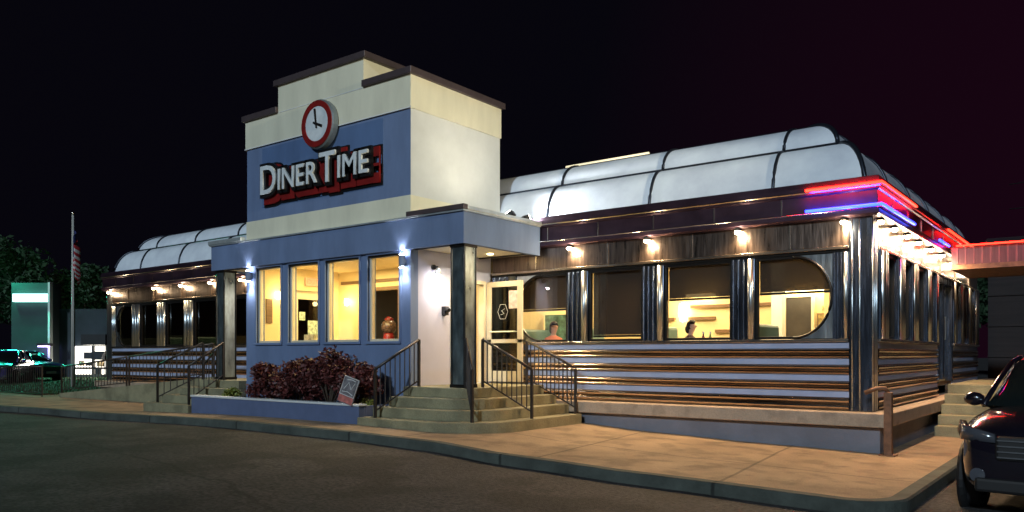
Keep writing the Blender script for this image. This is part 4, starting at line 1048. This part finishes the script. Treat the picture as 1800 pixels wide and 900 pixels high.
c = bgp(185, 64, 0); tree(c.x, c.y, 7.8, 2.4, 2.6, 5000, 'dark tree behind the left end of the diner', 35)
c = bgp(1770, 50, 0); tree(c.x, c.y, 8.2, 3.2, 2.8, 6000, 'dark tree behind the red lit side canopy', 37)
# dark shed on the right
m = MB(); m.box(-3.1, 18, 27.2, 32, -.1, 4.5); rsb = thing('timber_shed', (6, 29, 0), 'dark timber building behind the side canopy on the right', 'building'); m.build('wall', M['shed'], rsb)
m = MB(); m.prism([(26.9, 4.45), (32.2, 4.45), (29.6, 5.2)], -3.4, 18.3, 'x'); m.build('roof', M['cap'], rsb)
for z in (1.4, 2.3, 3.2):
    m = MB(); m.box(-3.1, 18, 27.15, 27.198, z, z+.05); m.build('wall_batten', M['shed'], rsb)

for i, (za, zb) in enumerate(((6.3, 7.6), (5.6, 6.5))):
    a = Vector((-2.5, 26.5, za)); b = Vector((14, 20, zb)); m = MB()
    m.tube([a.lerp(b, k/16)-Vector((0, 0, .5*math.sin(math.pi*k/16))) for k in range(17)], .014, 5)
    tag(m.build('overhead_wire', M['rubber'], smooth=True), ['upper', 'lower'][i]+' overhead wire sagging across the dark sky behind the right end of the diner', 'wire')

# ------------------------------------------------------------------ cars
def make_car(paint, label, cat='car', glassm=None, s=1.0):
    t = bpy.data.objects.new('parked_car', None); C.objects.link(t); tag(t, label, cat)
    W = .92
    # stations: y (front = negative), half width, z bottom, z side crease, z top (bonnet/beltline), crown
    S = [(-2.28, .62, .42, .62, .72, .73), (-2.22, .78, .30, .62, .90, .93), (-2.0, .88, .24, .66, .98, 1.03), (-1.5, .92, .24, .68, 1.02, 1.09), (-.95, .92, .24, .70, 1.06, 1.14),
         (-.5, .92, .24, .72, 1.08, 1.13), (.4, .92, .24, .74, 1.10, 1.12), (1.4, .92, .24, .76, 1.13, 1.15), (1.95, .90, .26, .78, 1.14, 1.16), (2.2, .84, .34, .78, 1.10, 1.12), (2.28, .70, .45, .76, 1.0, 1.0)]
    rows = []
    for y, w, zb, zc, zt, zm in S:
        half = [(0, zb), (w*.8, zb), (w*.97, zb+.08), (w, zc-.1), (w, zc), (w*.985, zt-.09), (w*.93, zt), (w*.6, (zt+zm*2)/3), (0, zm)]
        rows.append([(a, y, z) for a, z in half]+[(-a, y, z) for a, z in half[-2:0:-1]])
    m = MB(); V = m.grid(rows, True); m._face(V[0]); m._face(V[-1])
    b = m.build('body', paint, t, smooth=True, local=True); sm = b.modifiers.new('s', 'SUBSURF'); sm.levels = 2; sm.render_levels = 2
    # greenhouse
    Gs = [(-1.0, .80, 1.07, 1.12), (-.72, .78, 1.07, 1.28), (-.2, .72, 1.07, 1.58), (.15, .69, 1.07, 1.64), (.9, .68, 1.07, 1.66), (1.5, .67, 1.07, 1.62), (1.85, .69, 1.07, 1.50), (2.1, .76, 1.07, 1.16)]
    rows = []
    for y, w, z0, z1 in Gs:
        half = [(0, z0), (.86, z0), (.86, z0+.02), (w+(.86-w)*.5, (z0+z1)/2), (w, z1-.06), (w*.9, z1), (0, z1+.02)]
        rows.append([(a, y, z) for a, z in half]+[(-a, y, z) for a, z in half[-2:0:-1]])
    m = MB(); V = m.grid(rows, True); m._face(V[0]); m._face(V[-1]); gz = m.build('greenhouse_glass', glassm or M['carglass'], t, smooth=True, local=True)
    m = MB(); rows = [[(-w*.92, y, z1-.045), (-w*.86, y, z1+.012), (0, y, z1+.035), (w*.86, y, z1+.012), (w*.92, y, z1-.045)] for y, w, z0, z1 in Gs[2:7]]
    m.grid(rows); r = m.build('roof', paint, t, smooth=True, local=True); so = r.modifiers.new('s', 'SOLIDIFY'); so.thickness = .03
    for sd in (1, -1):
        m = MB(); m.tube([(sd*.86, -1.0, 1.09), (sd*.80, -.62, 1.33), (sd*.715, -.2, 1.57)], .032, 6); m.tube([(sd*.875, .35, 1.1), (sd*.70, .35, 1.62)], .03, 6); m.tube([(sd*.85, 1.5, 1.1), (sd*.68, 1.45, 1.6)], .05, 6); m.tube([(sd*.715, -.2, 1.57), (sd*.70, .3, 1.63), (sd*.68, 1.5, 1.6)], .028, 6)
        m.build('window_pillar', paint, t, smooth=True, local=True)
        m = MB(); m.ball((sd*1.03, -.62, 1.14), .115, (1, .55, .72), 2); m.tube([(sd*.86, -.6, 1.08), (sd*1.0, -.6, 1.12)], .03, 6); mr = m.build('side_mirror', paint, t, smooth=True, local=True)
        m = MB()
        pts = [(sd*.50, -2.235, .80), (sd*.80, -2.12, .80), (sd*.885, -1.85, .86), (sd*.86, -1.85, .97), (sd*.78, -2.13, .94), (sd*.52, -2.25, .88)]
        m.grid([[p for p in pts[:3]], [p for p in pts[5:2:-1]]]); hl = m.build('headlight', M['lens'], t, smooth=True, local=True); so = hl.modifiers.new('s', 'SOLIDIFY'); so.thickness = .06; so.offset = 1
        m = MB(); m.lathe([(0, -.02), (.07, -.01), (.075, .03)], (sd*.68, -2.25, .46), 14, 'y'); m.build('fog_lamp', M['lens'], t, local=True)
        m = MB(); m.box(sd*.70, sd*.82, 2.19, 2.30, .85, 1.08); m.build('tail_light', M['red'], t, local=True, bevel=.02)
        m = MB(); m.tube([(sd*.93, .15, .92), (sd*.93, .32, .92)], .014, 6); m.tube([(sd*.93, 1.1, .94), (sd*.93, 1.27, .94)], .014, 6); m.build('door_handle', M['alloy'], t, local=True)
        for yy in (-1.42, 1.38):
            m = MB(); m.lathe([(.0, -.02), (.36, -.02), (.385, .0), (.40, .03), (.385, .06), (.36, .05)], (sd*.905, yy, .34), 28, 'x') if sd > 0 else m.lathe([(.0, .02), (.36, .02), (.385, 0), (.40, -.03), (.385, -.06), (.36, -.05)], (sd*.905, yy, .34), 28, 'x')
            m.build('wheel_arch', M['plastic'], t, local=True)
            m = MB(); m.lathe([(.20, -.11), (.31, -.11), (.335, -.07), (.335, .07), (.31, .11), (.20, .11)], (sd*.87, yy, .335), 30, 'x'); wh = m.build('wheel', M['rubber'], t, smooth=True, local=True)
            m = MB()
            m.lathe([(.0, .10*sd), (.05, .105*sd), (.06, .085*sd)], (sd*.87, yy, .335), 12, 'x')
            m.lathe([(.185, .10*sd), (.21, .11*sd), (.21, .02*sd)], (sd*.87, yy, .335), 30, 'x')
            for q in range(7):
                a = 2*math.pi*q/7; m.tube([(sd*.965, yy+.03*math.cos(a), .335+.03*math.sin(a)), (sd*.965, yy+.2*math.cos(a), .335+.2*math.sin(a))], .02, 5)
            m.build('rim', M['alloy'], wh, local=True)
    m = MB(); m.box(-.52, .52, -2.30, -2.2, .62, .86); gl = m.build('grille', M['plastic'], t, local=True, bevel=.03)
    m = MB()
    for k in range(4): m.box(-.50, .50, -2.315, -2.298, .65+k*.055, .662+k*.055)
    m.build('grille_bar', M['alloy'], gl, local=True)
    m = MB(); m.box(-.7, .7, -2.31, -2.2, .30, .44); m.build('lower_intake', M['plastic'], t, local=True, bevel=.03)
    m = MB(); m.box(-.26, .26, -2.325, -2.305, .46, .58); m.build('number_plate', M['letter'], t, local=True)
    return t
car = make_car(M['paint'], 'black car parked nose out at the right edge of the photo')
car.location = (-.30, 11.35, -.17); car.rotation_euler = (0, 0, R(-4))
c1 = make_car(M['paint_purple'], 'indigo car lit purple parked at the far left edge'); c = bgp(5, 38, 0); c1.location = (c.x, c.y, .02); c1.rotation_euler = (0, 0, R(55))
c2 = make_car(M['paint_purple'], 'dark indigo car parked in front of the green lit slab'); c = bgp(42, 42, 0); c2.location = (c.x, c.y, .02); c2.rotation_euler = (0, 0, R(100))

# ------------------------------------------------------------------ light and sky
W = bpy.data.worlds.new('World'); sc.world = W; W.use_nodes = True
N = W.node_tree.nodes; L = W.node_tree.links
bg = N['Background']; tc = N.new('ShaderNodeTexCoord'); sp = N.new('ShaderNodeSeparateXYZ'); L.new(tc.outputs['Generated'], sp.inputs[0])
# neon bloom put into the sky colour: a touch more magenta towards +X +Y, navy elsewhere
dt = N.new('ShaderNodeVectorMath'); dt.operation = 'DOT_PRODUCT'; L.new(tc.outputs['Generated'], dt.inputs[0]); dt.inputs[1].default_value = (.2, .97, .12)
cr = N.new('ShaderNodeValToRGB'); L.new(dt.outputs['Value'], cr.inputs['Fac'])
e = cr.color_ramp.elements; e[0].position = .72; e[0].color = (.0014, .0012, .0026, 1); e[1].position = 1; e[1].color = (.0068, .0011, .0042, 1)
bg.inputs['Strength'].default_value = 1.0; L.new(cr.outputs['Color'], bg.inputs['Color'])
light('added_tower_fill', 'SPOT', (12, 8.5, 7.5), 9000, (1, .91, .66), (-10.5, 12, 5.7), None, spot_size=R(20), spot_blend=.5, shadow_soft_size=.2)  # added unseen spot that evenly brightens the tower's right side
sun = light('moon_light', 'SUN', (0, -10, 20), .55, (.68, .86, 1), None); sun.data.energy = 1.05; sun.data.angle = R(3)
sun.rotation_euler = Vector((-.20, 1, -.42)).to_track_quat('-Z', 'Y').to_euler()
light('added_lot_fill', 'SPOT', (-3, -7, 9), 420, (1, .82, .62), (-9, 9, 0), None, spot_size=R(100), spot_blend=.6, shadow_soft_size=.2)  # added unseen lamp behind the camera, base light for the lot

# ------------------------------------------------------------------ camera
cam = bpy.data.cameras.new('camera'); co = bpy.data.objects.new('camera', cam); C.objects.link(co); sc.camera = co
cam.sensor_width = 36; cam.lens = 1400/1800*36; cam.shift_y = (622-450)/1800; cam.clip_end = 2000
co.location = (0, 0, 1.5); co.rotation_euler = (R(90), 0, math.atan2(.6069, .7948))
sc.view_settings.view_transform = 'Standard'; sc.view_settings.look = 'None'; sc.view_settings.exposure = .5; sc.view_settings.gamma = 1
sc.render.resolution_x = 1024; sc.render.resolution_y = 512
for o in bpy.data.objects:
    if '_o' in o: del o['_o']
